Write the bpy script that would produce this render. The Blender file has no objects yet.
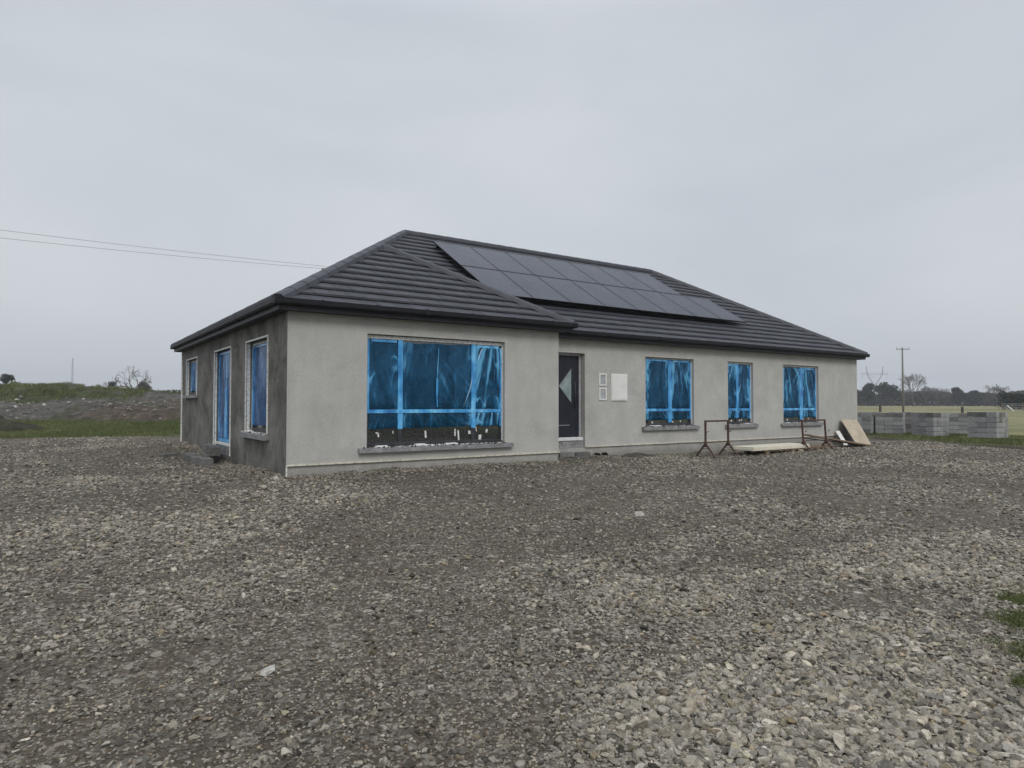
import bpy, bmesh, math, random
import numpy as np
from mathutils import Vector, Matrix
random.seed(7); RNG=np.random.default_rng(11)
scene=bpy.context.scene; COL=scene.collection
R=math.radians
# ------------------------------------------------------------ camera frame
CP=Vector((-3.3214,-11.6107,1.0728))
FW=Vector((0.56585418,0.82400108,0.02883181)); RT=Vector((0.82431596,-0.56612766,0.00163613)); UP=Vector((-0.01767065,-0.02284071,0.99958294))
FPX=671.08
FH=Vector((FW.x,FW.y,0)).normalized(); RH=Vector((FH.y,-FH.x,0))
def ctow(s,dp,z=0.0):            # lateral / forward metres from the viewpoint -> world
    return Vector((CP.x+RH.x*s+FH.x*dp, CP.y+RH.y*s+FH.y*dp, z))
def pxw(px,py,dp):               # a measured bearing at a given real distance
    return CP+(FW+RT*((px-512)/FPX)-UP*((py-384)/FPX))*dp
# ------------------------------------------------------------ noise
_T=np.random.default_rng(3).random((256,256))
def vn(x,y,sc=1.0,ox=0.0,oy=0.0):
    x=np.asarray(x,float)/sc+ox+1000.0; y=np.asarray(y,float)/sc+oy+1000.0
    xi=np.floor(x).astype(int); yi=np.floor(y).astype(int); fx=x-xi; fy=y-yi
    fx=fx*fx*(3-2*fx); fy=fy*fy*(3-2*fy)
    a=_T[xi%256,yi%256]; b=_T[(xi+1)%256,yi%256]; c=_T[xi%256,(yi+1)%256]; d=_T[(xi+1)%256,(yi+1)%256]
    return (a*(1-fx)+b*fx)*(1-fy)+(c*(1-fx)+d*fx)*fy
def fbm(x,y,sc,n=4,o=0.0):
    v=0;a=.5;t=0
    for i in range(n):
        v=v+a*vn(x,y,sc/2**i,o+i*17.3,o*1.7+i*9.1); t+=a; a*=.5
    return v/t
def sst(a,b,x):
    t=np.clip((np.asarray(x,float)-a)/(b-a),0,1); return t*t*(3-2*t)
# ------------------------------------------------------------ materials
def mat(name,base=(.5,.5,.5),rough=.8,metal=0,spec=.5):
    m=bpy.data.materials.new(name); m.use_nodes=True
    p=m.node_tree.nodes['Principled BSDF']; p.inputs['Base Color'].default_value=(*base,1)
    p.inputs['Roughness'].default_value=rough; p.inputs['Metallic'].default_value=metal; p.inputs['Specular IOR Level'].default_value=spec
    return m
class NT:
    def __init__(s,m): s.m=m; s.n=m.node_tree.nodes; s.l=m.node_tree.links; s.p=s.n['Principled BSDF']; s.tc=s.n.new('ShaderNodeTexCoord')
    def map(s,scale=(1,1,1),src='Object',rot=(0,0,0)):
        k=s.n.new('ShaderNodeMapping'); k.inputs['Scale'].default_value=scale; k.inputs['Rotation'].default_value=rot
        s.l.new(s.tc.outputs[src],k.inputs[0]); return k.outputs[0]
    def noise(s,v,scale,detail=4,rough=.55,dist=0):
        k=s.n.new('ShaderNodeTexNoise'); k.inputs['Scale'].default_value=scale; k.inputs['Detail'].default_value=detail
        k.inputs['Roughness'].default_value=rough; k.inputs['Distortion'].default_value=dist; s.l.new(v,k.inputs['Vector']); return k.outputs['Fac']
    def vor(s,v,scale,out='Color',feat='F1'):
        k=s.n.new('ShaderNodeTexVoronoi'); k.feature=feat; k.inputs['Scale'].default_value=scale; s.l.new(v,k.inputs['Vector']); return k.outputs[out]
    def ramp(s,f,stops):
        k=s.n.new('ShaderNodeValToRGB'); e=k.color_ramp.elements
        for i,(p,c) in enumerate(stops):
            x=e[i] if i<2 else e.new(p)
            x.position=p; x.color=(*c,1) if len(c)==3 else c
        s.l.new(f,k.inputs[0]); return k.outputs[0]
    def mix(s,a,b,f,mode='MIX'):
        k=s.n.new('ShaderNodeMix'); k.data_type='RGBA'; k.blend_type=mode
        for inp,v in ((k.inputs[0],f),(k.inputs[6],a),(k.inputs[7],b)):
            if hasattr(v,'links') or hasattr(v,'is_linked'): s.l.new(v,inp)
            elif isinstance(v,(int,float)): inp.default_value=v
            else: inp.default_value=(*v,1)
        return k.outputs[2]
    def math(s,op,a,b=0.0):
        k=s.n.new('ShaderNodeMath'); k.operation=op
        for inp,v in ((k.inputs[0],a),(k.inputs[1],b)):
            if isinstance(v,(int,float)): inp.default_value=v
            else: s.l.new(v,inp)
        return k.outputs[0]
    def attr(s,name,out='Color'):
        k=s.n.new('ShaderNodeAttribute'); k.attribute_name=name; return k.outputs[out]
    def bump(s,h,strength=.5,dist=.01,prev=None):
        k=s.n.new('ShaderNodeBump'); k.inputs['Strength'].default_value=strength; k.inputs['Distance'].default_value=dist
        s.l.new(h,k.inputs['Height'])
        if prev is not None: s.l.new(prev,k.inputs['Normal'])
        s.l.new(k.outputs[0],s.p.inputs['Normal']); return k.outputs[0]
    def col(s,c): s.l.new(c,s.p.inputs['Base Color'])
M={}
def build_mats():
    # sand and cement render, dry face
    m=mat('render_light',rough=.95,spec=.2); t=NT(m); v=t.map()
    a=t.ramp(t.noise(v,1.1,6,.6,.4),[(.25,(.445,.438,.412)),(.75,(.515,.508,.48))])
    b=t.ramp(t.noise(t.map((2.2,2.2,1.1)),1.5,6,.65),[(.35,(.88,.88,.87)),(.7,(1.05,1.05,1.05))])
    c=t.mix(a,b,.8,'MULTIPLY')
    g=t.ramp(t.noise(v,34,6,.85),[(.36,(.76,.76,.76)),(.64,(1.12,1.12,1.12))])
    c=t.mix(c,g,.75,'MULTIPLY')
    sc_=t.noise(t.map((1,1,9)),16,4,.7)
    c=t.mix(c,t.ramp(sc_,[(.3,(.9,.9,.9)),(.7,(1.06,1.06,1.06))]),.6,'MULTIPLY')
    bl=t.noise(t.map((1,1,1.3)),.75,6,.7,.8); c=t.mix(c,t.ramp(bl,[(.36,(.88,.88,.88)),(.50,(1,1,1)),(.66,(1.03,1.03,1.03))]),.7,'MULTIPLY')
    # rain splash and mud along the foot of the wall
    k=t.n.new('ShaderNodeSeparateXYZ'); t.l.new(t.tc.outputs['Object'],k.inputs[0])
    f=t.math('ADD',t.math('MULTIPLY',k.outputs[2],-2.2),t.math('MULTIPLY',t.noise(v,3.5,5,.7),.9))
    c=t.mix(c,(.2,.185,.16),t.ramp(f,[(.38,(0,0,0)),(.95,(.75,.75,.75))])); t.col(c)
    n1=t.bump(sc_,.5,.008); t.bump(t.noise(v,45,5,.8),.8,.012,n1); M['rl']=m
    # damp dark scratch coat
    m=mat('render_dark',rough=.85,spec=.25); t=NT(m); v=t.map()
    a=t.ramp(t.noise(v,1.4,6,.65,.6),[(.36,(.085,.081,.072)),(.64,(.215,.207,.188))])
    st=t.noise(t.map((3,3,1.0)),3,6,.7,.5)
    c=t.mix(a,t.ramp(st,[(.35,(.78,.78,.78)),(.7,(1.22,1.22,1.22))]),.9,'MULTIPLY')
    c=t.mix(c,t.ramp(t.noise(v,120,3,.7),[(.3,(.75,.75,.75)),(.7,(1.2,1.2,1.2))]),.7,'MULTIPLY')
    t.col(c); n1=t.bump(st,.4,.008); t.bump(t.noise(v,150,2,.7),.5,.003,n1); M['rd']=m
    m=mat('cream_bead',(.62,.58,.47),.6); t=NT(m); t.col(t.ramp(t.noise(t.map(),14,4),[(.35,(.42,.38,.3)),(.6,(.66,.62,.52))])); M['bead']=m
    m=mat('white_bead',(.6,.6,.57),.6); t=NT(m); t.col(t.ramp(t.noise(t.map(),22,4,.7),[(.34,(.40,.40,.38)),(.55,(.78,.78,.74))])); M['wbead']=m
    # roof tile
    m=mat('roof_tile',rough=.7,spec=.3); t=NT(m); v=t.map()
    a=t.ramp(t.attr('rnd','Fac'),[(0,(.040,.042,.052)),(1,(.056,.058,.070))])
    c=t.mix(a,t.ramp(t.noise(v,2.2,5,.6),[(.3,(.8,.8,.8)),(.75,(1.2,1.2,1.2))]),.8,'MULTIPLY')
    c=t.mix(c,t.ramp(t.noise(v,60,3,.7),[(.3,(.85,.85,.85)),(.75,(1.15,1.15,1.15))]),.7,'MULTIPLY')
    t.col(c); t.bump(t.noise(v,90,3,.7),.3,.003); M['tile']=m
    m=mat('ridge_tile',(.058,.059,.067),.6); t=NT(m); t.col(t.ramp(t.noise(t.map(),3,5),[(.3,(.030,.032,.042)),(.7,(.044,.046,.059))])); M['ridge']=m
    m=mat('fascia_black',(.012,.012,.016),.5,0,.3); t=NT(m); t.col(t.ramp(t.noise(t.map(),4,4),[(.3,(.007,.007,.010)),(.7,(.013,.013,.017))])); M['fascia']=m
    m=mat('solar_glass',(.03,.033,.045),.3,0,.22); t=NT(m)
    k=t.n.new('ShaderNodeTexBrick'); k.inputs['Scale'].default_value=1; k.offset=0
    k.inputs['Brick Width'].default_value=.2; k.inputs['Row Height'].default_value=.2; k.inputs['Mortar Size'].default_value=.004
    k.inputs['Color1'].default_value=(.012,.016,.034,1); k.inputs['Color2'].default_value=(.015,.02,.04,1); k.inputs['Mortar'].default_value=(.04,.042,.055,1)
    t.l.new(t.tc.outputs['UV'],k.inputs['Vector']); t.col(k.outputs[0])
    t.l.new(t.math('ADD',t.math('MULTIPLY',t.noise(t.map(),1.3,4),.15),.2),t.p.inputs['Roughness']); M['solar']=m
    m=mat('solar_frame',(.02,.02,.024),.4,.6); t=NT(m); t.col(t.ramp(t.noise(t.map(),5,3),[(.3,(.008,.008,.011)),(.7,(.014,.014,.018))])); M['sframe']=m
    m=mat('window_glass',(.006,.008,.012),.03,0,.6); t=NT(m)
    c=t.ramp(t.noise(t.map(),48,4,.8),[(.48,(.005,.006,.009)),(.66,(.12,.12,.12))]);  # pale speckle paints the reflected gravel into the glass colour
    t.col(c); t.p.inputs['IOR'].default_value=1.95; M['glass']=m
    m=mat('frame_dark',(.03,.032,.038),.4); t=NT(m); t.col(t.ramp(t.noise(t.map(),9,4),[(.4,(.024,.026,.032)),(.7,(.06,.06,.065))])); M['framed']=m
    # blue protective film stretched over glass
    def film(name,c0,c1,c2,al,rough):
        m=mat(name,c1,rough,0,.6); t=NT(m); v=t.map((1.0,1.0,1.0))
        w=t.map((4.5,4.5,2.0)); n=t.noise(w,1.1,4,.5,.5)
        n2=t.noise(t.map((2.2,2.2,1.2),rot=(0,.5,0)),1.4,4,.6,.9)
        f=t.math('ADD',t.math('MULTIPLY',n,.35),t.math('MULTIPLY',n2,.25)); wr=t.attr('wr','Fac'); f=t.math('ADD',f,t.math('MULTIPLY',wr,.5))
        if name=='film_on_frame': f=t.math('ADD',t.math('MULTIPLY',n,.6),t.math('MULTIPLY',n2,.4)); t.col(t.ramp(f,[(.36,c0),(.5,c1),(.63,c2)]))
        else: t.col(t.ramp(f,[(.24,c0),(.42,c1),(.75,c2)]))  # wrinkles paler: thicker film, with highlights painted into the colour
        nb=t.bump(n,.15,.01); t.bump(t.noise(t.map((7,7,1.4)),2.2,4,.6,.6),.22,.008,nb)
        big=t.noise(t.map((1.6,1.6,1.0)),1.5,3,.5,.8); fac=t.ramp(t.math('ADD',f,t.math('MULTIPLY',big,.2)),[(.30,(al,)*3),(.70,(min(1,al+.6),)*3)])
        tr=t.n.new('ShaderNodeBsdfTransparent'); tr.inputs[0].default_value=(.15,.58,.80,1); ms=t.n.new('ShaderNodeMixShader')
        t.l.new(fac,ms.inputs[0]); t.l.new(tr.outputs[0],ms.inputs[1]); t.l.new(t.p.outputs[0],ms.inputs[2]); t.l.new(ms.outputs[0],t.n['Material Output'].inputs['Surface']); return m
    M['film']=film('film_on_glass',(.006,.05,.12),(.018,.16,.34),(.13,.45,.74),.20,.17)
    M['films']=film('film_side',(.015,.08,.24),(.04,.18,.46),(.14,.42,.76),.5,.22)
    M['filmf']=film('film_on_frame',(.02,.15,.40),(.06,.34,.70),(.22,.58,.88),.95,.3)
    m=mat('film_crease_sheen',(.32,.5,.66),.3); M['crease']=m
    m=mat('foam_white',(.66,.66,.64),.8); t=NT(m); t.col(t.ramp(t.noise(t.map(),26,4,.7),[(.36,(.34,.34,.34)),(.52,(.74,.74,.72))])); M['foam']=m
    m=mat('sill_concrete',rough=.85); t=NT(m); v=t.map()
    c=t.ramp(t.noise(v,5,5,.7),[(.3,(.17,.17,.175)),(.7,(.36,.36,.36))]); c=t.mix(c,t.ramp(t.noise(v,36,4,.8),[(.4,(.45,.45,.45)),(.62,(1.15,1.15,1.15))]),.75,'MULTIPLY')
    t.col(c); t.bump(t.noise(v,60,3),.5,.004); M['sill']=m
    m=mat('door_anthracite',(.022,.024,.036),.5,0,.25); t=NT(m); t.col(t.ramp(t.noise(t.map((1,1,.3)),6,4),[(.3,(.013,.015,.022)),(.7,(.021,.024,.034))])); M['door']=m
    m=mat('door_glass',(.12,.18,.19),.15); t=NT(m); t.col(t.ramp(t.noise(t.map(),5,4),[(.3,(.16,.21,.22)),(.7,(.3,.36,.37))])); M['dglass']=m
    m=mat('jamb_grey',(.4,.42,.43),.5); t=NT(m); t.col(t.ramp(t.noise(t.map(),11,4),[(.3,(.28,.29,.3)),(.7,(.46,.47,.48))])); M['jamb']=m
    m=mat('white_plastic',(.72,.72,.69),.45); t=NT(m); t.col(t.ramp(t.noise(t.map(),5,4),[(.3,(.66,.66,.63)),(.7,(.76,.76,.73))])); M['wp']=m
    # concrete block
    m=mat('concrete_block',rough=.95,spec=.2); t=NT(m); v=t.map()
    k=t.n.new('ShaderNodeObjectInfo')
    c=t.ramp(k.outputs['Random'],[(0,(.22,.223,.225)),(1,(.33,.33,.33))]); c=t.mix(c,t.ramp(t.noise(v,9,5,.7),[(.3,(.62,.62,.62)),(.7,(1.15,1.15,1.15))]),.8,'MULTIPLY')
    t.col(c); t.bump(t.noise(v,70,3,.7),.6,.004); M['block']=m
    m=mat('wet_concrete_block',rough=.8,spec=.3); t=NT(m); v=t.map()
    k=t.n.new('ShaderNodeObjectInfo'); c=t.mix(t.ramp(t.noise(v,9,5,.7),[(.3,(.08,.08,.078)),(.7,(.19,.185,.175))]),t.ramp(k.outputs['Random'],[(0,(.7,.7,.7)),(1,(1.35,1.35,1.35))]),1.0,'MULTIPLY')
    t.col(c); t.bump(t.noise(v,70,3,.7),.6,.004); M['blockw']=m
    m=mat('rusty_steel',rough=.8); t=NT(m); v=t.map()
    t.col(t.ramp(t.noise(v,12,5,.7),[(.3,(.035,.022,.02)),(.55,(.085,.04,.03)),(.75,(.13,.07,.05))])); t.bump(t.noise(v,90,3),.5,.002); M['rust']=m
    def wood(name,a,b,sc):
        m=mat(name,rough=.8,spec=.3); t=NT(m); v=t.map(sc)
        c=t.ramp(t.noise(v,3,6,.6,1.2),[(.3,a),(.7,b)]); c=t.mix(c,t.ramp(t.noise(t.map(),2.2,4),[(.35,(.75,.75,.75)),(.65,(1.1,1.1,1.1))]),.7,'MULTIPLY')
        t.col(c); t.bump(t.noise(v,6,4),.3,.003); return m
    M['wood']=wood('plywood',(.36,.30,.22),(.50,.43,.33),(.8,6,6)); M['woodc']=wood('cream_sheet',(.54,.51,.41),(.68,.64,.53),(.5,3,3))
    M['woodb']=wood('brown_plank',(.16,.11,.075),(.28,.2,.14),(.6,6,6)); M['woodd']=wood('pallet_wood',(.12,.09,.06),(.3,.22,.14),(.8,8,8))
    M['postw']=wood('dark_post_wood',(.03,.027,.023),(.06,.053,.045),(5,5,.8)); M['pole']=wood('grey_pole_wood',(.14,.13,.115),(.2,.19,.17),(5,5,.5))
    m=mat('galvanised',(.2,.21,.22),.5,.5); t=NT(m); t.col(t.ramp(t.noise(t.map(),3,4),[(.3,(.16,.17,.18)),(.7,(.24,.25,.26))])); M['galv']=m
    m=mat('line_wire',(.05,.05,.055),.6); M['wire']=m
    # gravel yard
    m=mat('gravel_ground',rough=.95,spec=.2); t=NT(m); v=t.map()
    wv=t.n.new('ShaderNodeVectorMath'); wv.operation='ADD'; k=t.n.new('ShaderNodeTexNoise'); k.inputs['Scale'].default_value=9; t.l.new(v,k.inputs['Vector'])
    sc=t.n.new('ShaderNodeVectorMath'); sc.operation='SCALE'; sc.inputs['Scale'].default_value=.06; t.l.new(k.outputs['Color'],sc.inputs[0]); t.l.new(v,wv.inputs[0]); t.l.new(sc.outputs[0],wv.inputs[1]); wv=wv.outputs[0]
    cs=t.attr('coarse','Fac')
    fine=t.ramp(t.noise(v,45,6,.8),[(.3,(.036,.029,.021)),(.7,(.13,.11,.086))])
    rgb=t.n.new('ShaderNodeSeparateColor'); t.l.new(t.vor(wv,19),rgb.inputs[0])
    st=t.ramp(rgb.outputs[0],[(0,(.05,.045,.038)),(.5,(.14,.13,.113)),(1,(.34,.325,.29))])
    rgb2=t.n.new('ShaderNodeSeparateColor'); t.l.new(t.vor(wv,42),rgb2.inputs[0])
    st2=t.ramp(rgb2.outputs[0],[(0,(.05,.045,.038)),(.6,(.13,.12,.106)),(1,(.27,.26,.24))])
    d1=t.vor(wv,19,'Distance'); d2=t.vor(wv,42,'Distance')
    c=t.mix(fine,st2,t.ramp(t.math('ADD',t.math('MULTIPLY',cs,.5),rgb2.outputs[1]),[(.35,(0,0,0)),(.8,(.9,.9,.9))]))
    c=t.mix(c,st,t.ramp(t.math('ADD',t.math('MULTIPLY',cs,1.1),rgb.outputs[1]),[(.8,(0,0,0)),(1.15,(1,1,1))]))
    c=t.mix(c,t.ramp(d1,[(.1,(1.1,1.1,1.1)),(.7,(.55,.55,.55))]),t.math('MULTIPLY',cs,.8),'MULTIPLY')
    big=t.ramp(t.noise(v,.5,6,.65,.5),[(.3,(.78,.75,.70)),(.7,(1.28,1.25,1.2))]); c=t.mix(c,big,.85,'MULTIPLY')
    mud=t.ramp(t.noise(v,1.7,5,.6),[(.52,(0,0,0)),(.72,(.55,.55,.55))]); c=t.mix(c,(.085,.066,.045),mud)
    t.col(c)
    h=t.math('ADD',t.math('MULTIPLY',d1,-1.0),t.math('MULTIPLY',rgb.outputs[2],.6)); n1=t.bump(h,.8,.03)
    h2=t.math('ADD',t.math('MULTIPLY',d2,-1.0),rgb2.outputs[2]); n2=t.bump(h2,.8,.014,n1); t.bump(t.noise(v,130,3,.7),.5,.005,n2); M['gravel']=m
    m=mat('stone',rough=.9,spec=.25); t=NT(m); v=t.map()
    c=t.mix(t.attr('tint'),t.ramp(t.noise(v,38,6,.8),[(.34,(.40,.38,.34)),(.5,(.95,.94,.92)),(.68,(1.35,1.35,1.35))]),.9,'MULTIPLY'); t.col(c); t.bump(t.noise(v,60,4,.7),.6,.008); M['stone']=m
    # fields
    m=mat('field_grass',rough=.95,spec=.1); t=NT(m); v=t.map()
    c=t.ramp(t.noise(v,.06,5,.6),[(.3,(.12,.13,.062)),(.5,(.20,.19,.10)),(.72,(.28,.24,.145))])
    c=t.mix(c,t.ramp(t.noise(v,1.2,6,.75),[(.3,(.6,.6,.6)),(.7,(1.3,1.3,1.3))]),.8,'MULTIPLY')
    c=t.mix(c,t.attr('soil'),t.attr('soil','Alpha')); t.col(c); t.bump(t.noise(v,9,4,.8),.8,.06); M['field']=m
    m=mat('spoil',rough=.95,spec=.15); t=NT(m); v=t.map()
    rgb=t.n.new('ShaderNodeSeparateColor'); t.l.new(t.vor(v,3.2),rgb.inputs[0])
    c=t.mix(t.attr('tint'),t.ramp(rgb.outputs[0],[(0,(.6,.6,.6)),(1,(1.35,1.35,1.35))]),.7,'MULTIPLY')
    c=t.mix(c,t.ramp(t.noise(v,1.5,7,.75),[(.3,(.5,.5,.5)),(.7,(1.4,1.4,1.4))]),.85,'MULTIPLY'); t.col(c)
    t.bump(t.noise(v,2.2,7,.8),1,.25); M['spoil']=m
    def leafm(name,a,b):
        m=mat(name,rough=.85,spec=.15); t=NT(m); t.col(t.ramp(t.attr('rnd','Fac'),[(0,a),(1,b)])); return m
    M['grass']=leafm('grass_blades',(.06,.08,.028),(.175,.19,.078)); M['leaf']=leafm('evergreen_leaves',(.014,.02,.012),(.04,.05,.026))
    M['twig']=leafm('bare_twigs',(.075,.066,.058),(.16,.145,.13)); M['scrub']=leafm('scrub',(.03,.032,.022),(.085,.08,.058)); M['bark']=leafm('bark',(.05,.044,.038),(.09,.08,.07))
build_mats()
# ------------------------------------------------------------ objects
def tag(o,label=None,cat=None,group=None,kind=None):
    if label: o['label']=label
    if cat: o['category']=cat
    if group: o['group']=group
    if kind: o['kind']=kind
    return o
def empty(name,loc=(0,0,0),rz=0):
    o=bpy.data.objects.new(name,None); o.location=loc; o.rotation_euler=(0,0,rz); o.empty_display_size=.2; COL.objects.link(o); return o
def np_mesh(name,V,F,material,parent=None,attrs=None,smooth=False,cattrs=None):
    """V (n,3), F (m,k) equal sized faces; attrs: per-face or per-vertex floats; cattrs: per-vertex colours"""
    me=bpy.data.meshes.new(name); V=np.asarray(V,np.float32); F=np.asarray(F,np.int32); k=F.shape[1]
    me.vertices.add(len(V)); me.vertices.foreach_set('co',V.ravel())
    me.loops.add(F.size); me.loops.foreach_set('vertex_index',F.ravel())
    me.polygons.add(len(F)); me.polygons.foreach_set('loop_start',np.arange(0,F.size,k,dtype=np.int32))
    me.polygons.foreach_set('use_smooth',np.full(len(F),smooth))
    for n,a in (attrs or {}).items():
        dom='POINT' if len(a)==len(V) else 'FACE'
        at=me.attributes.new(n,'FLOAT',dom); at.data.foreach_set('value',np.asarray(a,np.float32))
    for n,a in (cattrs or {}).items():
        a=np.asarray(a,np.float32)
        if a.shape[1]==3: a=np.c_[a,np.ones(len(a),np.float32)]
        at=me.attributes.new(n,'FLOAT_COLOR','POINT'); at.data.foreach_set('color',a.ravel())
    me.update(calc_edges=True); me.materials.append(material)
    o=bpy.data.objects.new(name,me); COL.objects.link(o); o.parent=parent; return o
class MB:
    def __init__(s): s.bm=bmesh.new(); s.r=s.bm.faces.layers.float.new('rnd'); s.uv=None
    def poly(s,pts,rnd=.5):
        f=s.bm.faces.new([s.bm.verts.new(p) for p in pts]); f[s.r]=rnd; return f
    def hexa(s,c,rnd=.5):      # 8 corners: bottom 0-3 ccw, top 4-7
        v=[s.bm.verts.new(p) for p in c]
        for q in ((3,2,1,0),(4,5,6,7),(0,1,5,4),(1,2,6,5),(2,3,7,6),(3,0,4,7)):
            f=s.bm.faces.new([v[i] for i in q]); f[s.r]=rnd
        return v
    def box(s,a,b,rnd=.5):
        x0,y0,z0=a; x1,y1,z1=b
        return s.hexa([(x0,y0,z0),(x1,y0,z0),(x1,y1,z0),(x0,y1,z0),(x0,y0,z1),(x1,y0,z1),(x1,y1,z1),(x0,y1,z1)],rnd)
    def obox(s,p,q,w,h,rnd=.5,up=(0,0,1)):   # bar from p to q, width w, height h
        p=Vector(p);q=Vector(q); d=(q-p).normalized(); u=Vector(up)
        if abs(d.dot(u))>.98: u=Vector((1,0,0))
        sd=d.cross(u).normalized()*w/2; u=sd.cross(d).normalized()*h/2
        s.hexa([p-sd-u,q-sd-u,q+sd-u,p+sd-u,p-sd+u,q-sd+u,q+sd+u,p+sd+u],rnd)
    def tube(s,pts,rad,n=8,rnd=.5,cap=True):
        pts=[Vector(p) for p in pts]; rads=rad if isinstance(rad,(list,tuple)) else [rad]*len(pts); rings=[]
        ref=Vector((0,0,1)); d0=(pts[1]-pts[0]).normalized()
        if abs(d0.dot(ref))>.9: ref=Vector((1,0,0))
        for i,p in enumerate(pts):
            d=((pts[i+1]-p) if i==0 else (p-pts[i-1]) if i==len(pts)-1 else (pts[i+1]-pts[i-1])).normalized()
            a=d.cross(ref).normalized(); b=d.cross(a)
            rings.append([s.bm.verts.new(p+(a*math.cos(2*math.pi*k/n)+b*math.sin(2*math.pi*k/n))*rads[i]) for k in range(n)])
        for i in range(len(pts)-1):
            for k in range(n):
                f=s.bm.faces.new([rings[i][k],rings[i][(k+1)%n],rings[i+1][(k+1)%n],rings[i+1][k]]); f[s.r]=rnd; f.smooth=n>4
        if cap:
            for rg in (rings[0][::-1],rings[-1]): f=s.bm.faces.new(rg); f[s.r]=rnd
    def xf(s,fn):
        for v in s.bm.verts: v.co=Vector(fn(v.co))
    def build(s,name,m,parent=None,bevel=0,merge=False,recalc=True):
        if merge: bmesh.ops.remove_doubles(s.bm,verts=s.bm.verts,dist=1e-4)
        if recalc: bmesh.ops.recalc_face_normals(s.bm,faces=s.bm.faces)
        if bevel: bmesh.ops.bevel(s.bm,geom=s.bm.edges[:],offset=bevel,segments=1,affect='EDGES')
        me=bpy.data.meshes.new(name); s.bm.to_mesh(me); s.bm.free(); me.materials.append(m)
        o=bpy.data.objects.new(name,me); COL.objects.link(o); o.parent=parent; return o
def copy_tree(o,parent=None,m=None):
    c=o.copy(); COL.objects.link(c); c.parent=parent
    for ch in list(o.children): copy_tree(ch,c)
    return c
# ------------------------------------------------------------ ground
RIGHT_EDGE=[(30,7),(26,4.2),(23.9,2.27),(23.7,.51),(22.9,-1.15),(22.3,-3.2),(20.5,-7),(12,-10.5)]
def yard_out(x,y):
    """signed metres outside of the yard"""
    n=(fbm(x,y,2.2,3,5.0)-.5)*1.6
    back=y-18.9+.1*x-0.02*x*x*0
    # right-hand edge as a line x = f(y)
    ys=[p[1] for p in RIGHT_EDGE][::-1]; xs=[p[0] for p in RIGHT_EDGE][::-1]
    rx=np.interp(y,ys,xs)
    return np.maximum(back,x-rx)+n
def base_z(x,y):
    x=np.asarray(x,float); y=np.asarray(y,float)
    z=-.20-.11*sst(5.5,10,x)-.03*sst(14,24,x)-.21*sst(0,-9,y)+.05*sst(3,9,y)*sst(2,-1,x)-.1*sst(12,18,y)
    return z
def coarse(x,y):
    """how much clean loose stone lies on top (1) or only mud and fines (0)"""
    c=fbm(x,y,2.3,4,2.0)*1.5-.62
    def blob(px,py,rx,ry,a): 
        nonlocal c
        P=ground_px(px,py); Q=(x-P[0])*RH.x+(y-P[1])*RH.y; T=(x-P[0])*FH.x+(y-P[1])*FH.y
        c=c+a*np.exp(-(Q/rx)**2-(T/ry)**2)
    blob(900,690,2.0,1.5,.42); blob(1000,560,1.9,2.6,.6); blob(760,720,.9,.6,.2); blob(960,500,3,1.2,.3)
    blob(110,540,1.6,1.3,.6); blob(60,500,2.0,1.5,.3); blob(590,575,.6,.6,.3); blob(200,640,.7,.5,.2); blob(330,505,2,.8,.3)
    blob(40,740,.5,.5,-.6); blob(450,530,2.5,2.2,-.3); blob(640,500,3,2,-.25); blob(430,640,1.0,1.0,-.25); blob(60,690,.6,.5,-.3); blob(860,600,2.2,2.0,.28); blob(330,690,.7,.4,-.2); blob(520,690,.5,.4,.1)
    return np.clip((c-track(x,y)*.45+(fbm(x,y,.9,4,88)-.5)*.7)*.9,0,1)
TR=[[(1300,470),(1000,497),(800,520),(560,545),(330,600),(120,700),(-150,860)],[(1300,486),(1000,520),(760,552),(560,590),(400,660),(300,768),(200,900)],
    [(330,478),(200,500),(90,560),(-60,640)],[(560,470),(480,500),(330,540),(60,600),(-200,690)],[(1250,560),(1000,590),(830,585),(640,620),(540,700),(470,830)]]
def track(x,y):
    x=np.asarray(x,float);y=np.asarray(y,float); m=np.zeros_like(x)
    wx=x+(fbm(x,y,1.5,3,61)-.5)*.9; wy=y+(fbm(x,y,1.5,3,67)-.5)*.9
    for k,l in enumerate(TR):
        P=np.array([ground_px(*q) for q in l]); d=np.full_like(x,1e9)
        for a,b in zip(P[:-1],P[1:]):
            e=b-a; t=np.clip(((wx-a[0])*e[0]+(wy-a[1])*e[1])/(e@e),0,1); d=np.minimum(d,np.hypot(wx-a[0]-t*e[0],wy-a[1]-t*e[1]))
        w=.30 if k!=2 else .8
        m=np.maximum(m,np.exp(-(d/w)**2)*(.5+.8*fbm(x,y,1.2,3,70+k)))
    return np.clip(m,0,1)
def ground_px(px,py,z=-.4):
    d=FW+RT*((px-512)/FPX)-UP*((py-384)/FPX); k=(z-CP.z)/d.z; P=CP+d*k; return (P.x,P.y)
def yard_z(x,y,fine=True):
    o=yard_out(x,y)
    z=base_z(x,y)+(fbm(x,y,3.0,4,8.0)-.5)*.10*sst(1,6,np.hypot(x+3.3,y+11.6))+(fbm(x,y,.5,3,1.0)-.5)*.035-.03*track(x,y)
    z=z-.10*np.exp(-((x+.4)/1.3)**2-((y-4.8)/2.6)**2)
    return z-.35*sst(-.3,1.2,o)
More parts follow.
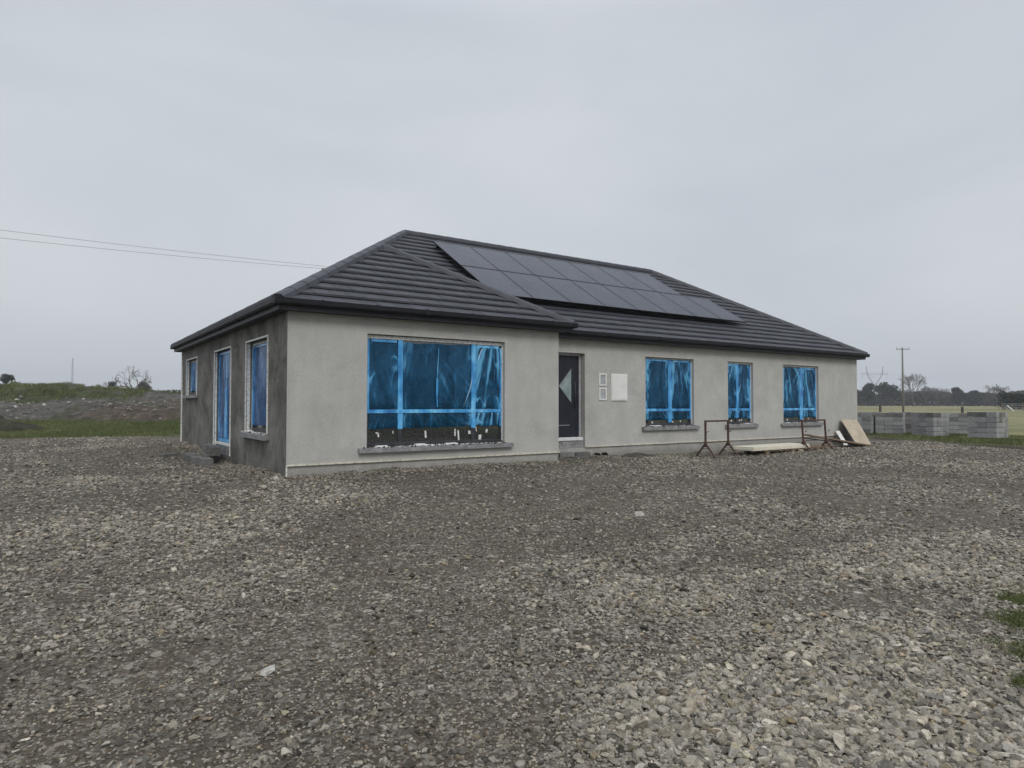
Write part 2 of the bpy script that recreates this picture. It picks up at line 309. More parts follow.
def make_yard():
    gx=np.concatenate([np.arange(-34,-9,.5),np.arange(-9,10,.1),np.arange(10,32,.25)])
    gy=np.concatenate([np.arange(-16,-11.6,.3),np.arange(-11.6,-3,.1),np.arange(-3,26,.25)])
    X,Y=np.meshgrid(gx,gy); nx,ny=len(gx),len(gy); Z=yard_z(X,Y)
    idx=np.arange(nx*ny).reshape(ny,nx); F=np.stack([idx[:-1,:-1],idx[:-1,1:],idx[1:,1:],idx[1:,:-1]],-1).reshape(-1,4)
    V=np.stack([X,Y,Z],-1).reshape(-1,3)
    o=np_mesh('gravel_yard',V,F,M['gravel'],attrs={'coarse':coarse(V[:,0],V[:,1])},smooth=True); tag(o,kind='structure')
make_yard()
def field_z(x,y):
    x=np.asarray(x,float);y=np.asarray(y,float)
    o=yard_out(x,y); r=np.hypot(x-CP.x,y-CP.y)
    dp=(x-CP.x)*FH.x+(y-CP.y)*FH.y; s=(x-CP.x)*RH.x+(y-CP.y)*RH.y
    left=sst(2,-8,s)
    far=-.33+.0028*np.clip(r-35,0,260)*(1-left)+left*(.35*sst(28,36,dp)+.0005*np.clip(r-50,0,400))
    z=far+(fbm(x,y,9,3,4)-.5)*.1*sst(20,40,r)+(fbm(x,y,1.6,3,6)-.5)*.07
    return z-.45*sst(.5,-1.0,o)*(1-0*x)
def make_field():
    rr=np.concatenate([np.arange(4,60,.6),np.geomspace(60,1800,60)]); th=np.radians(np.linspace(-180,180,241))
    Rr,T=np.meshgrid(rr,th,indexing='ij'); a0=math.atan2(FH.y,FH.x)
    X=CP.x+Rr*np.cos(a0+T); Y=CP.y+Rr*np.sin(a0+T); Z=field_z(X,Y); Z=np.where(Rr<14,np.minimum(Z,-.85),Z)
    nr,nt=X.shape; idx=np.arange(nr*nt).reshape(nr,nt); F=np.stack([idx[:-1,:-1],idx[1:,:-1],idx[1:,1:],idx[:-1,1:]],-1).reshape(-1,4)
    V=np.stack([X,Y,Z],-1).reshape(-1,3)
    # centre cap
    V=np.vstack([V,[[CP.x,CP.y,-.9]]])
    o=yard_out(V[:,0],V[:,1]); sl=np.zeros((len(V),4),np.float32)
    sR=(V[:,0]-CP.x)*RH.x+(V[:,1]-CP.y)*RH.y; dp=(V[:,0]-CP.x)*FH.x+(V[:,1]-CP.y)*FH.y
    near=np.exp(-np.abs(o-.3)/1.1)*sst(-1.5,0.,o)
    green=sst(2,-8,sR)*(dp<60)+sst(8,2,o)*(sR>0)*.8
    sl[:,:3]=np.array([.055,.085,.028])*green[:,None]; sl[:,3]=np.clip(green,0,.85)
    sl[:,:3]=np.where((green>0)[:,None],np.array([.055,.085,.028]),sl[:,:3])
    k=np.clip(near*1.3,0,1)[:,None]; sl[:,:3]=sl[:,:3]*(1-k)+np.array([.05,.043,.032])*k; sl[:,3]=np.maximum(sl[:,3],k[:,0])
    o=np_mesh('field',V,F,M['field'],cattrs={'soil':sl},smooth=True); tag(o,kind='structure')
make_field()
# ------------------------------------------------------------ loose stones
def ico():
    bm=bmesh.new(); bmesh.ops.create_icosphere(bm,subdivisions=1,radius=1); V=np.array([v.co[:] for v in bm.verts]); F=np.array([[v.index for v in f.verts] for f in bm.faces]); bm.free(); return V,F
IV,IF=ico()
def ico2():
    bm=bmesh.new(); bmesh.ops.create_icosphere(bm,subdivisions=2,radius=1); V=np.array([v.co[:] for v in bm.verts]); F=np.array([[v.index for v in f.verts] for f in bm.faces]); bm.free(); return V,F
IV2,IF2=ico2()
def rocks_mesh(name,P,S,tint,m,flat=.55,parent=None,sink=.15,hi=False):
    n=len(P); g=RNG; I_V,I_F=(IV2,IF2) if hi else (IV,IF); nv=len(I_V)
    if hi:   # angular broken stone: a ball cut by random planes
        V=np.repeat(I_V[None],n,0)*1.25
        for k in range(13):
            d=g.normal(size=(n,1,3)); d/=np.linalg.norm(d,axis=2,keepdims=True); c=g.uniform(.42,.80,(n,1)); ex=np.maximum((V*d).sum(2)-c,0); V=V-d*ex[:,:,None]
        V=V*(1+g.normal(0,.02,(n,nv,1)))
    else: V=I_V[None]*(1+g.uniform(-.34,.26,(n,nv,1)))
    sc=np.stack([g.uniform(.75,1.35,n),g.uniform(.55,1.05,n),g.uniform(.35,.85,n)*flat/.55],1)
    V=V*sc[:,None,:]
    # random tilt then spin
    ax=g.uniform(0,2*np.pi,n); tl=g.normal(0,.35,n); c,s=np.cos(tl),np.sin(tl)
    y=V[:,:,1]*c[:,None]-V[:,:,2]*s[:,None]; z=V[:,:,1]*s[:,None]+V[:,:,2]*c[:,None]; V[:,:,1]=y; V[:,:,2]=z
    c,s=np.cos(ax),np.sin(ax); x=V[:,:,0]*c[:,None]-V[:,:,1]*s[:,None]; y=V[:,:,0]*s[:,None]+V[:,:,1]*c[:,None]; V[:,:,0]=x; V[:,:,1]=y
    V=V*S[:,None,None]; V[:,:,2]+=S[:,None]*sink; V=V+P[:,None,:]
    F=(I_F[None]+(np.arange(n)*nv)[:,None,None]).reshape(-1,3)
    return np_mesh(name,V.reshape(-1,3),F,m,parent=parent,cattrs={'tint':np.repeat(tint,nv,axis=0)})
def stone_tints(n,cs,br=1.0):
    g=RNG; L=np.clip(g.normal(.165,.066,n)+.06*cs+np.where(g.random(n)<.06,.12,0),.035,.45)*br
    w=g.normal(0,.022,n); T=np.stack([L*(1.10+w),L*(1.0+w*.3),L*(.84-w)],1)
    b=g.random(n)<.03; T[b]*=np.array([.85,.76,.64]); b=g.random(n)<.04; T[b]*=np.array([.95,.93,.78]); return T
def scatter_stones():
    A_=[];B_=[]
    def ring(dst,r0,r1,dens,smin,smax,half,power,needc):
        n=int((r1*r1-r0*r0)*R(half)*dens); r=np.sqrt(RNG.uniform(r0*r0,r1*r1,n)); a=math.atan2(FH.y,FH.x)+RNG.uniform(-R(half),R(half),n)
        x=CP.x+r*np.cos(a); y=CP.y+r*np.sin(a); c=coarse(x,y); cl=np.clip(.35+1.3*vn(x,y,.35,3,7)*vn(x,y,1.1,9,2)*2,0,1.2)
        keep=(yard_out(x,y)<.2)&(RNG.random(n)<(needc+(1-needc)*np.clip(c*1.3,0,1))*np.clip(cl+c*.5,0,1))&~((x>-.02)&(y>-.02)&(x<5.92))&~((y>1.03)&(x>-.02))
        x=x[keep];y=y[keep];c=c[keep]; k=len(x); s=smin+(smax-smin)*RNG.random(k)**power; s=s*(.75+.4*c)/2
        dst.append((np.stack([x,y,yard_z(x,y)+RNG.uniform(-.15,.3,k)*s],1),s,stone_tints(k,c)))
    edges=[1.2,3,4.2,5.6,7.2,9.2,12,16,22,30]
    for i in range(9):
        r0,r1=edges[i],edges[i+1]; rm=(r0+r1)/2; f=min(1,(3.2/rm))
        ring(A_ if rm<5 else B_,r0,r1,2500*f**1.3,.014+.0024*rm,.068+.0008*rm,50 if rm<6 else 44,2.3,.22)
        if rm<10: ring(B_,r0,r1,3400*f**1.9,.009+.0022*rm,.026+.001*rm,46,1,.6)
        ring(A_ if rm<5 else B_,r0,r1,8*f,.06,.11+.002*rm,48,1.8,.3)
    # stones and crumbs banked against the foot of the walls
    for x0,y0,x1,y1,nx_,ny_,n in ((0,0,5.9,0,0,-1,2600),(5.95,1.05,20.2,1.05,0,-1,4200),(0,0,0,11,-1,0,2600)):
        t=RNG.random(n); q=np.abs(RNG.normal(0,.16,n))+.015; x=x0+(x1-x0)*t+nx_*q; y=y0+(y1-y0)*t+ny_*q; c=coarse(x,y)*.5; sz=RNG.uniform(.01,.034,n); bank=.07*np.exp(-(q/.12)**2)*fbm(x,y,.5,3,12)
        B_.append((np.stack([x,y,yard_z(x,y)+bank],1),sz,stone_tints(n,c)*.9))  # tint lowered: contact shade along the walls put into the stone colour
    for nm,lst,hi,lb in (('gravel_stones',A_,True,'loose grey crushed limestone in the foreground of the yard'),('gravel_stones',B_,False,'loose grey crushed limestone spread over the yard in front of the bungalow')):
        P=np.vstack([q[0] for q in lst]);S=np.concatenate([q[1] for q in lst]);T_=np.vstack([q[2] for q in lst])
        o=rocks_mesh(nm,P,S,T_,M['stone'],hi=hi); tag(o,lb,'gravel',kind='stuff')
scatter_stones()
# ------------------------------------------------------------ house dimensions
W1,D,W2,L,O,T=5.897,1.050,20.186,11.134,.235,.607
SF,ZE=2.65,2.822; H=(L-D)/2; CS=1/math.sqrt(1+T*T)
house=empty('bungalow',(0,0,0)); tag(house,'long single storey bungalow with bare grey render and a dark hipped tile roof','house')
def sheet(mb,P,a0,a1,z0,z1,ops,rev,extra=()):
    """wall skin in (a,z) with openings (a0,a1,z0,z1) and reveals of depth rev"""
    As=sorted({a0,a1,*[o[0] for o in ops],*[o[1] for o in ops],*extra}); Zs=sorted({z0,z1,*[o[2] for o in ops],*[o[3] for o in ops]})
    for i in range(len(As)-1):
        for j in range(len(Zs)-1):
            ca=(As[i]+As[i+1])/2; cz=(Zs[j]+Zs[j+1])/2
            if any(o[0]<ca<o[1] and o[2]<cz<o[3] for o in ops): continue
            mb.poly([P(As[i],0,Zs[j]),P(As[i+1],0,Zs[j]),P(As[i+1],0,Zs[j+1]),P(As[i],0,Zs[j+1])])
    for o in ops:
        A,B,c,d=o
        for q in (((A,0,c),(A,rev,c),(A,rev,d),(A,0,d)),((B,0,c),(B,rev,c),(B,rev,d),(B,0,d)),((A,0,d),(B,0,d),(B,rev,d),(A,rev,d)),((A,0,c),(B,0,c),(B,rev,c),(A,rev,c)),):
            mb.poly([P(*v) for v in q])
PF=lambda a,dp,z:(a,dp,z); PM=lambda a,dp,z:(a,D+dp,z); PL=lambda a,dp,z:(dp,a,z)
winF=(1.44,4.47,.255,2.35); winsM=[(9.67,11.58,.46,2.32),(13.07,14.27,.46,2.32),(15.80,17.78,.46,2.32)]
doorM=(6.42,7.56,-.02,2.31); winL=(1.27,2.92,.48,2.31); doorL=(4.38,6.18,-.12,2.32); smallL=(8.62,10.32,1.30,2.32)
mb=MB(); sheet(mb,PF,0,W1,0,SF,[winF],.14); mb.build('wall',M['rl'],house,merge=True)
mb=MB(); sheet(mb,PM,W1,W2,0,SF,[(doorM[0],doorM[1],0,doorM[3])]+winsM,.22); mb.poly([(W1,0,0),(W1,D,0),(W1,D,SF),(W1,0,SF)]); mb.poly([(W2,D,0),(W2,L,0),(W2,L,SF),(W2,D,SF)]); mb.poly([(0,L,-.9),(W2,L,-.9),(W2,L,SF),(0,L,SF)])
mb.build('wall',M['rl'],house,merge=True)
mb=MB(); sheet(mb,PL,0,L,-.9,SF,[winL,doorL,smallL],.2); w=mb.build('wall',M['rd'],house,merge=True); w['label']='dark damp rendered side wall'
mb=MB(); i=.012
for q in (((i,i),(W1-i,i)),((W1-i,i),(W1-i,D+i)),((W1-i,D+i),(W2-i,D+i)),((W2-i,D+i),(W2-i,L))):
    (x0,y0),(x1,y1)=q; mb.poly([(x0,y0,-.9),(x1,y1,-.9),(x1,y1,0),(x0,y0,0)])
mb.build('plinth',M['rl'],house,merge=True)
mb=MB()
for a,b in (((-.006,-.014),(W1+.014,-.014)),((W1+.014,-.014),(W1+.014,D-.014)),((7.58,D-.014),(W2+.01,D-.014)),((W1+.014,D-.014),(6.40,D-.014))):
    mb.obox((*a,.004),(*b,.004),.03,.024)
mb.build('base_bead',M['bead'],house)
mb=MB(); mb.box((-.006,-.008,-.5),(.02,.01,SF-.002)); mb.build('corner_bead',M['rl'],house)
mb=MB(); mb.box((-.012,-.010,-.5),(.012,-.002,.0)); mb.build('corner_bead',M['wbead'],house)
mb=MB(); mb.box((-.03,L-.05,-.5),(-.001,L+.02,SF-.002)); mb.build('corner_bead',M['wbead'],house)
# beads round the openings of the side wall
def bead_loop(mb,op,bottom=False,w=.038,t=.018):
    A,B,c,d=op
    mb.box((-t,A-w,c),(.01,A-.001,d+w)); mb.box((-t,B+.001,c),(.01,B+w,d+w)); mb.box((-t+.002,A,d+.002),(.012,B,d+w-.003))
for o_,dd in ((winL,.07),(doorL,.05),(smallL,.06)):
    mb=MB(); bead_loop(mb,o_); mb.box((.012,o_[1]-.012,o_[2]),(dd,o_[1]-.002,o_[3]-.004)); mb.build('opening_bead',M['wbead'],house)
# ------------------------------------------------------------ roof
def clip(poly,ax,c,keep_gt):
    out=[]; n=len(poly)
    for i in range(n):
        a=poly[i]; b=poly[(i+1)%n]; ia=(a[ax]>=c)==keep_gt or a[ax]==c; ib=(b[ax]>=c)==keep_gt or b[ax]==c
        if ia: out.append(a)
        if ia!=ib:
            t=(c-a[ax])/(b[ax]-a[ax]); out.append((a[0]+(b[0]-a[0])*t,a[1]+(b[1]-a[1])*t))
    return out
def area(p): return abs(sum(p[i][0]*p[(i+1)%len(p)][1]-p[(i+1)%len(p)][0]*p[i][1] for i in range(len(p)))/2)
def plane_tiles(mb,poly,fn,gauge=.335,tw=.32):
    """poly in (u along eave, run); fn(u,run,z offset) -> world"""
    run=gauge*CS; vmax=max(p[1] for p in poly); vmin=min(p[1] for p in poly); k=0; v=vmin
    while v<vmax-1e-3:
        v1=min(v+run,vmax); band=clip(clip(poly,1,v,True),1,v1,False)
        if len(band)>2 and area(band)>1e-4:
            us=[p[0] for p in band]; u=math.floor(min(us)/tw)*tw+(tw/2 if k%2 else 0)-tw
            while u<max(us):
                t_=clip(clip(band,0,u+.004,True),0,u+tw-.004,False)
                if len(t_)>2 and area(t_)>2e-4:
                    h=lambda q:.066-.054*(q-v)/run+jj
                    jj=random.uniform(-.003,.003); r=random.random()
                    top=[mb.bm.verts.new(fn(p[0],p[1],h(p[1]))) for p in t_]; f=mb.bm.faces.new(top); f[mb.r]=r
                    n=len(t_)
                    for i in range(n):
                        a,b=t_[i],t_[(i+1)%n]
                        if abs(a[1]-v)<1e-6 and abs(b[1]-v)<1e-6:
                            ff=mb.bm.faces.new([mb.bm.verts.new(fn(*a,h(v))),mb.bm.verts.new(fn(*b,h(v))),mb.bm.verts.new(fn(*b,.028)),mb.bm.verts.new(fn(*a,.028))]); ff[mb.r]=r
                u+=tw
        v=v1; k+=1
def zp(run,off): return ZE-.045+T*run+off
planes=[
 ([(-O,0),(W1+O,0),(W1/2,W1/2+O)], lambda u,v,o:(u,v-O,zp(v,o))),
 ([(W1+O,0),(W2+O,0),(W2-H,H+O),(H,H+O),(W1/2,W1/2+O)], lambda u,v,o:(u,D-O+v,zp(v,o))),
 ([(-O,0),(W1/2,W1/2+O),(D+W1/2,W1/2+O),(D+H,H+O),(L+O,0)], lambda u,v,o:(v-O,u,zp(v,o))),
 ([(-O,0),(W1/2,W1/2+O),(D+W1/2,W1/2+O),(D-O,0)], lambda u,v,o:(W1+O-v,u,zp(v,o))),
 ([(-O,0),(W2+O,0),(W2-H,H+O),(H,H+O)], lambda u,v,o:(u,L+O-v,zp(v,o))),
 ([(D-O,0),(L+O,0),(L-H,H+O)], lambda u,v,o:(W2+O-v,u,zp(v,o)))]
mb=MB(); und=MB()
for poly,fn in planes:
    plane_tiles(mb,poly,fn); und.poly([fn(p[0],p[1],-.004) for p in poly])
roof=mb.build('roof',M['tile'],house,recalc=False)
und.build('roof_underlay',M['fascia'],roof,recalc=False)
def cap_line(mb,p,q,w=.125,seg=.45,h=.058,drop=.06):
    p=Vector(p);q=Vector(q); d=q-p; n=max(1,round(d.length/seg)); dn=d.normalized(); sd=dn.cross(Vector((0,0,1))).normalized(); up=sd.cross(dn).normalized()
    for k in range(n):
        a=p+d*(k/n)-dn*(.008 if k else 0); b=p+d*((k+1)/n); r=random.random()
        def ring(c,s,l): return [mb.bm.verts.new(c+sd*x*s+up*(y*s+l)) for x,y in ((-w,-drop),(-w*.8,h*.35),(-w*.35,h),(w*.35,h),(w*.8,h*.35),(w,-drop))]
        A=ring(a,1.02,.005); B=ring(b,.99,0)
        for i in range(5): f=mb.bm.faces.new([A[i],A[i+1],B[i+1],B[i]]); f[mb.r]=r
        f=mb.bm.faces.new(A); f[mb.r]=r; f=mb.bm.faces.new(B[::-1]); f[mb.r]=r
def rp(x,y,run): return (x,y,zp(run,.055))
mb=MB(); A0=rp(-O,-O,0); WA=rp(W1/2,W1/2,W1/2+O); WB=rp(W1/2,D+W1/2,W1/2+O); RA=rp(H,D+H,H+O); RB=rp(W2-H,D+H,H+O)
for p,q in ((A0,WA),(rp(W1+O,-O,0),WA),(WA,WB),(WB,RA),(RA,RB),(rp(W2+O,D-O,0),RB),(rp(W2+O,L+O,0),RB),(rp(-O,L+O,0),RA)): cap_line(mb,p,q)
mb.build('ridge_tile',M['ridge'],roof)
# valley liner
mb=MB(); mb.obox(rp(W1+O,D-O,0),WB,.2,.01); mb.build('valley_liner',M['fascia'],roof)
# fascia, soffit, gutter
path=[(-O,L+O),(-O,-O),(W1+O,-O),(W1+O,D-O),(W2+O,D-O),(W2+O,L+O),(-O,L+O)]
def inset(pth,dv):
    out=[]
    sg=[(-1,1),(-1,-1),(1,-1),(1,-1),(1,-1),(1,1),(-1,1)]
    return [(p[0]+s[0]*dv,p[1]+s[1]*dv) for p,s in zip(pth,sg)]
f_in=inset(path,-.03); mb=MB()
for i in range(len(path)-1):
    a,b=f_in[i],f_in[i+1]; d=(Vector(b)-Vector(a)).normalized()
    mb.obox((*a,2.735),(*b,2.735),.022,.19)
mb.build('fascia',M['fascia'],roof)
mb=MB(); z=SF+.001
inner=[(0,L),(0,0),(W1,0),(W1,D),(W2,D),(W2,L),(0,L)]
for i in range(len(path)-1): mb.poly([(*f_in[i],z),(*f_in[i+1],z),(*inner[i+1],z),(*inner[i],z)])
mb.build('soffit',M['fascia'],roof)
g_out=inset(path,.035); mb=MB()
prof=[(.0,.05),(.004,-.01),(.03,-.055),(.07,-.062),(.098,-.03),(.105,.048),(.098,.05),(.09,-.02),(.065,-.048),(.035,-.042),(.012,0)]
for i in range(len(path)-1):
    a=Vector((*path[i],0)); b=Vector((*path[i+1],0)); d=(b-a).normalized(); nrm=Vector((d.y,-d.x,0))
    # outward is away from the walls
    mid=(Vector(inner[i])+Vector(inner[i+1]))/2
    if nrm.dot((a+b)/2-Vector((*mid,0)))<0: nrm=-nrm
    e0=.075 if i!=3 else -.075; e1=.075 if i!=2 else -.075
    if i==0: a2=a-d*.02
    a2=a-d*e0; b2=b+d*e1
    rA=[mb.bm.verts.new(a2+nrm*(x-.030)+Vector((0,0,2.785+y))) for x,y in prof]; rB=[mb.bm.verts.new(b2+nrm*(x-.030)+Vector((0,0,2.785+y))) for x,y in prof]
    n=len(prof)
    for k in range(n-1): mb.bm.faces.new([rA[k],rA[k+1],rB[k+1],rB[k]])
    mb.bm.faces.new(rA); mb.bm.faces.new(rB)
gut=mb.build('gutter',M['fascia'],house)
def brk(x,y,n):
    n=Vector(n); mb=MB()
    for k in range(1):
        c=Vector((x,y,2.785)); s=Vector((n.y,-n.x,0))*.03
        pts=[(.0,.055),(-.0,-.016),(.026,-.064),(.072,-.072),(.108,-.036),(.112,.058)]
        for (a,b),(c2,d2) in zip(pts,pts[1:]): mb.poly([c-s+n*(a-.030)+Vector((0,0,b)),c+s+n*(a-.030)+Vector((0,0,b)),c+s+n*(c2-.030)+Vector((0,0,d2)),c-s+n*(c2-.030)+Vector((0,0,d2))])
    mb.build('gutter_bracket',M['fascia'],gut)
for y in np.arange(.6,L,1.0): brk(-O,y,(-1,0,0))
for x in np.arange(.5,W1,1.0): brk(x,-O,(0,-1,0))
for x in np.arange(W1+1,W2,1.0): brk(x,D-O,(0,-1,0))
# ------------------------------------------------------------ solar panels
PWID,PLEN=1.22,1.84; OFF=.13
def rpt(x,s,off): # x, distance up the slope, height off the plane
    n=Vector((0,-T*CS,CS)); b=Vector((x,D-.291+s*CS,2.855+T*s*CS)); return b+n*off
def panel(x,s):
    mb=MB(); g=.012; uv=mb.bm.loops.layers.uv.new('UVMap')
    c=[rpt(x+g+.01,s+g+.01,OFF),rpt(x+PWID-g-.01,s+g+.01,OFF),rpt(x+PWID-g-.01,s+PLEN-g-.01,OFF),rpt(x+g+.01,s+PLEN-g-.01,OFF)]
    f=mb.poly(c)
    for l,q in zip(f.loops,((0,0),(1.2,0),(1.2,1.8),(0,1.8))): l[uv].uv=q
    mb.poly([rpt(x+g+.01,s+g+.01,OFF-.034),rpt(x+g+.01,s+PLEN-g-.01,OFF-.034),rpt(x+PWID-g-.01,s+PLEN-g-.01,OFF-.034),rpt(x+PWID-g-.01,s+g+.01,OFF-.034)])
    p=mb.build('solar_panel',M['solar'],house,recalc=False)
    mb=MB(); n=Vector((0,-T*CS,CS))
    def bar(a,b,c_,d): 
        mb.hexa([rpt(a,b,OFF-.035),rpt(c_,b,OFF-.035),rpt(c_,d,OFF-.035),rpt(a,d,OFF-.035),rpt(a,b,OFF+.003),rpt(c_,b,OFF+.003),rpt(c_,d,OFF+.003),rpt(a,d,OFF+.003)])
    X0,X1,S0,S1=x+.006,x+PWID-.006,s+.006,s+PLEN-.006; w=.018
    bar(X0,S0,X1,S0+w); bar(X0,S1-w,X1,S1); bar(X0,S0+w,X0+w,S1-w); bar(X1-w,S0+w,X1,S1-w); mb.build('panel_frame',M['sframe'],p)
for k in range(7): panel(5.43+PWID*k,3.30)
for k in range(8): panel(5.43+PWID*k,1.44)
mb=MB()
for s in (1.8,2.9,3.7,4.8):
    mb.obox(rpt(5.40,s,.065),rpt(15.2 if s<3 else 13.98,s,.065),.035,.04,up=(0,-T,1))
    for x in np.arange(5.6,15.2 if s<3 else 14,1.2): mb.obox(rpt(x,s,.0),rpt(x,s,.06),.03,.03)
mb.build('panel_rail',M['sframe'],house)
# ------------------------------------------------------------ windows
def film_sheet(P,a0,a1,z0,z1,dep,seed,amp=.012,ragged=.0):
    wide=a1-a0>1.2
    nA=max(6,int((a1-a0)/.012)); nZ=max(6,int((z1-z0)/.02)); A,Z=np.meshgrid(np.linspace(a0,a1,nA),np.linspace(z0,z1,nZ))
    w=a1-a0; u=(A-a0)/w; g=random.Random(seed); side_=g.choice((.15,.8)); top=z1+g.uniform(.2,.7)
    # pleats fan down from where the film was pulled tight
    ang=(A-(a0+side_*w))/(top-Z+.15); pl=fbm(ang*(2.4 if not wide else 3.2),Z*.12,.16,3,seed+2); pl=np.clip((pl-.49)*5,0,1)**1.3
    blot=fbm(A,Z*.6,.55,3,seed+5); rid=1-np.abs(2*fbm(A*1.6,Z*.55,.35,3,seed+9)-1); rid=np.clip((rid-.86)*7,0,1)
    es=np.minimum(A-a0,a1-A); near=np.exp(-(es/.10)**2)
    m=np.clip((blot-.36)*3.2,.08,1)
    wr=np.clip(.85*pl*m*(.3+.7*near if wide else 1)+rid*(.4 if wide else .75)*(near+m*.6)+.25*near*blot,0,1)
    edge=np.minimum(es/.03,np.minimum(Z-z0,z1-Z)/.03).clip(0,1)
    dd=dep-edge*(amp*.55*wr+(amp*.12 if wide else amp*.4)*blot)
    Zb=Z
    if ragged: Z=Z-ragged*fbm(A,A*0,.25,3,seed+4)*np.clip((Zb-z1+.15)/.15,0,1)
    Z=np.where(Zb<z0+.08,Z+(fbm(A,A*0,.12,3,seed+2)-.4)*.06*(1-(Zb-z0)/.08),Z)
    pts=np.array([P(a,d_,z) for a,d_,z in zip(A.ravel(),dd.ravel(),Z.ravel())]); idx=np.arange(nA*nZ).reshape(nZ,nA)
    F=np.stack([idx[:-1,:-1],idx[:-1,1:],idx[1:,1:],idx[1:,:-1]],-1).reshape(-1,4)
    film_sheet.wr=wr.ravel(); return pts,F
def window(P,op,mull,trans,panes,fdep=.09,side=False,filmbot=None,fr=.06,seed=1,topgap=.05,mid=None):
    """mull: list of (a, z0) mullions down to z0; trans: transom height"""
    A,B,c,d=op; frame_z1=d-.01
    mb=MB()
    def bar(a0,z0,a1,z1,d0=fdep,d1=fdep+.07): 
        p=[P(a0,d0,z0),P(a1,d0,z0),P(a1,d1,z0),P(a0,d1,z0),P(a0,d0,z1),P(a1,d0,z1),P(a1,d1,z1),P(a0,d1,z1)]; mb.hexa(p)
    e=.004
    bar(A+e,c+.02,A+fr,frame_z1); bar(B-fr,c+.02,B-e,frame_z1); bar(A+fr,c+.02,B-fr,c+.02+fr); bar(A+fr,frame_z1-fr,B-fr,frame_z1)
    for a,z0,w in mull: bar(a-w/2,c+.02+fr,a+w/2,frame_z1-fr)
    if trans: 
        xs=[A+fr]+sum([[a-w/2,a+w/2] for a,_,w in mull],[])+[B-fr]
        for k in range(0,len(xs),2): bar(xs[k],trans-.03,xs[k+1],trans+.03)
    fo=mb.build('window',M['framed'],house,bevel=.004)
    mb=MB(); mb.poly([P(A+fr-.01,fdep+.035,c+.03),P(B-fr+.01,fdep+.035,c+.03),P(B-fr+.01,fdep+.035,d-.02),P(A+fr-.01,fdep+.035,d-.02)]); mb.build('pane',M['glass'],fo)
    # blue film wrapped over the frame members
    mb=MB(); fb=filmbot if filmbot is not None else c+.12
    def wrap(a0,z0,a1,z1,pr=0): 
        d0=fdep-.008-pr; d1=fdep+.02-pr
        n=max(2,int(max(a1-a0,z1-z0)/.12)); hor=(a1-a0)>(z1-z0)
        for k in range(n):
            t0,t1=k/n,(k+1)/n; j=[random.uniform(-.006,.006) for _ in range(4)]
            if hor: q=[(a0+(a1-a0)*t0,z0),(a0+(a1-a0)*t1,z0),(a0+(a1-a0)*t1,z1),(a0+(a1-a0)*t0,z1)]
            else: q=[(a0,z0+(z1-z0)*t0),(a1,z0+(z1-z0)*t0),(a1,z0+(z1-z0)*t1),(a0,z0+(z1-z0)*t1)]
            p=[P(x,d1,z) for x,z in q]+[P(x,d0,z) for x,z in q]; mb.hexa(p)
    tz=frame_z1-topgap
    wrap(A+.012,trans-.04 if trans else fb,A+fr+.012,tz); wrap(B-fr-.012,fb+.0,B-.02,tz-.05)
    for a,z0,w in mull: wrap(a-w/2-.006,z0,a+w/2+.006,tz)
    if trans: wrap(A+.02,trans-.034,B-.03,trans+.034,.006)
    
    for k,(a0,a1) in enumerate(panes): 
        if (seed+k)%3!=1: wrap(a0+.03,tz-.055,a1-.03,tz-.01,.003)
    mb.build('frame_film',M['filmf'],fo,merge=True)
    # film over the glass, one sheet per pane
    Vs=[];Fs=[];Ws=[];o=0
    for k,(a0,a1) in enumerate(panes):
        for (z0,z1) in (((trans+.03 if trans else fb),tz),)+((((fb),trans-.03),) if trans else ()):
            V,F=film_sheet(P,a0,a1,z0,z1,fdep+.012,seed*7.3+k*3.1+z0,.05 if not side else .025,ragged=.06 if z1==tz else 0); Vs.append(V);Fs.append(F+o);Ws.append(film_sheet.wr);o+=len(V)
    np_mesh('protective_film',np.vstack(Vs),np.vstack(Fs),M['films'] if side else M['film'],parent=fo,smooth=True,attrs={'wr':np.concatenate(Ws)})
    # foam / tape strips at the head and jambs
    mb=MB()
    def strip(a0,z0,a1,z1,dd=.004): mb.hexa([P(a0,fdep-dd-.01,z0),P(a1,fdep-dd-.01,z0),P(a1,fdep-dd,z0),P(a0,fdep-dd,z0),P(a0,fdep-dd-.01,z1),P(a1,fdep-dd-.01,z1),P(a1,fdep-dd,z1),P(a0,fdep-dd,z1)])
    strip(A+.006,tz+.005,B-.006,frame_z1-.004,.0); strip(B-.026,c+.05,B-.005,tz+.004,.001)
    mb.build('foam_strip',M['foam'],fo)
    return fo
def sill(P,op,over=.11,proj=.07,th=.075,win=None,dep=.1):
    A,B,c,d=op; mb=MB()
    mb.hexa([P(A-over,-proj,c-th-.012),P(B+over,-proj,c-th-.012),P(B+over,-.002,c-th),P(A-over,-.002,c-th),P(A-over,-proj,c-.012),P(B+over,-proj,c-.012),P(B+over,-.002,c),P(A-over,-.002,c)])
    mb.hexa([P(A+.003,-.002,c-th),P(B-.003,-.002,c-th),P(B-.003,dep,c-th),P(A+.003,dep,c-th),P(A+.003,-.002,c+.0),P(B-.003,-.002,c),P(B-.003,dep,c+.012),P(A+.003,dep,c+.012)])
    o=mb.build('window_sill',M['sill'],win or house); return o
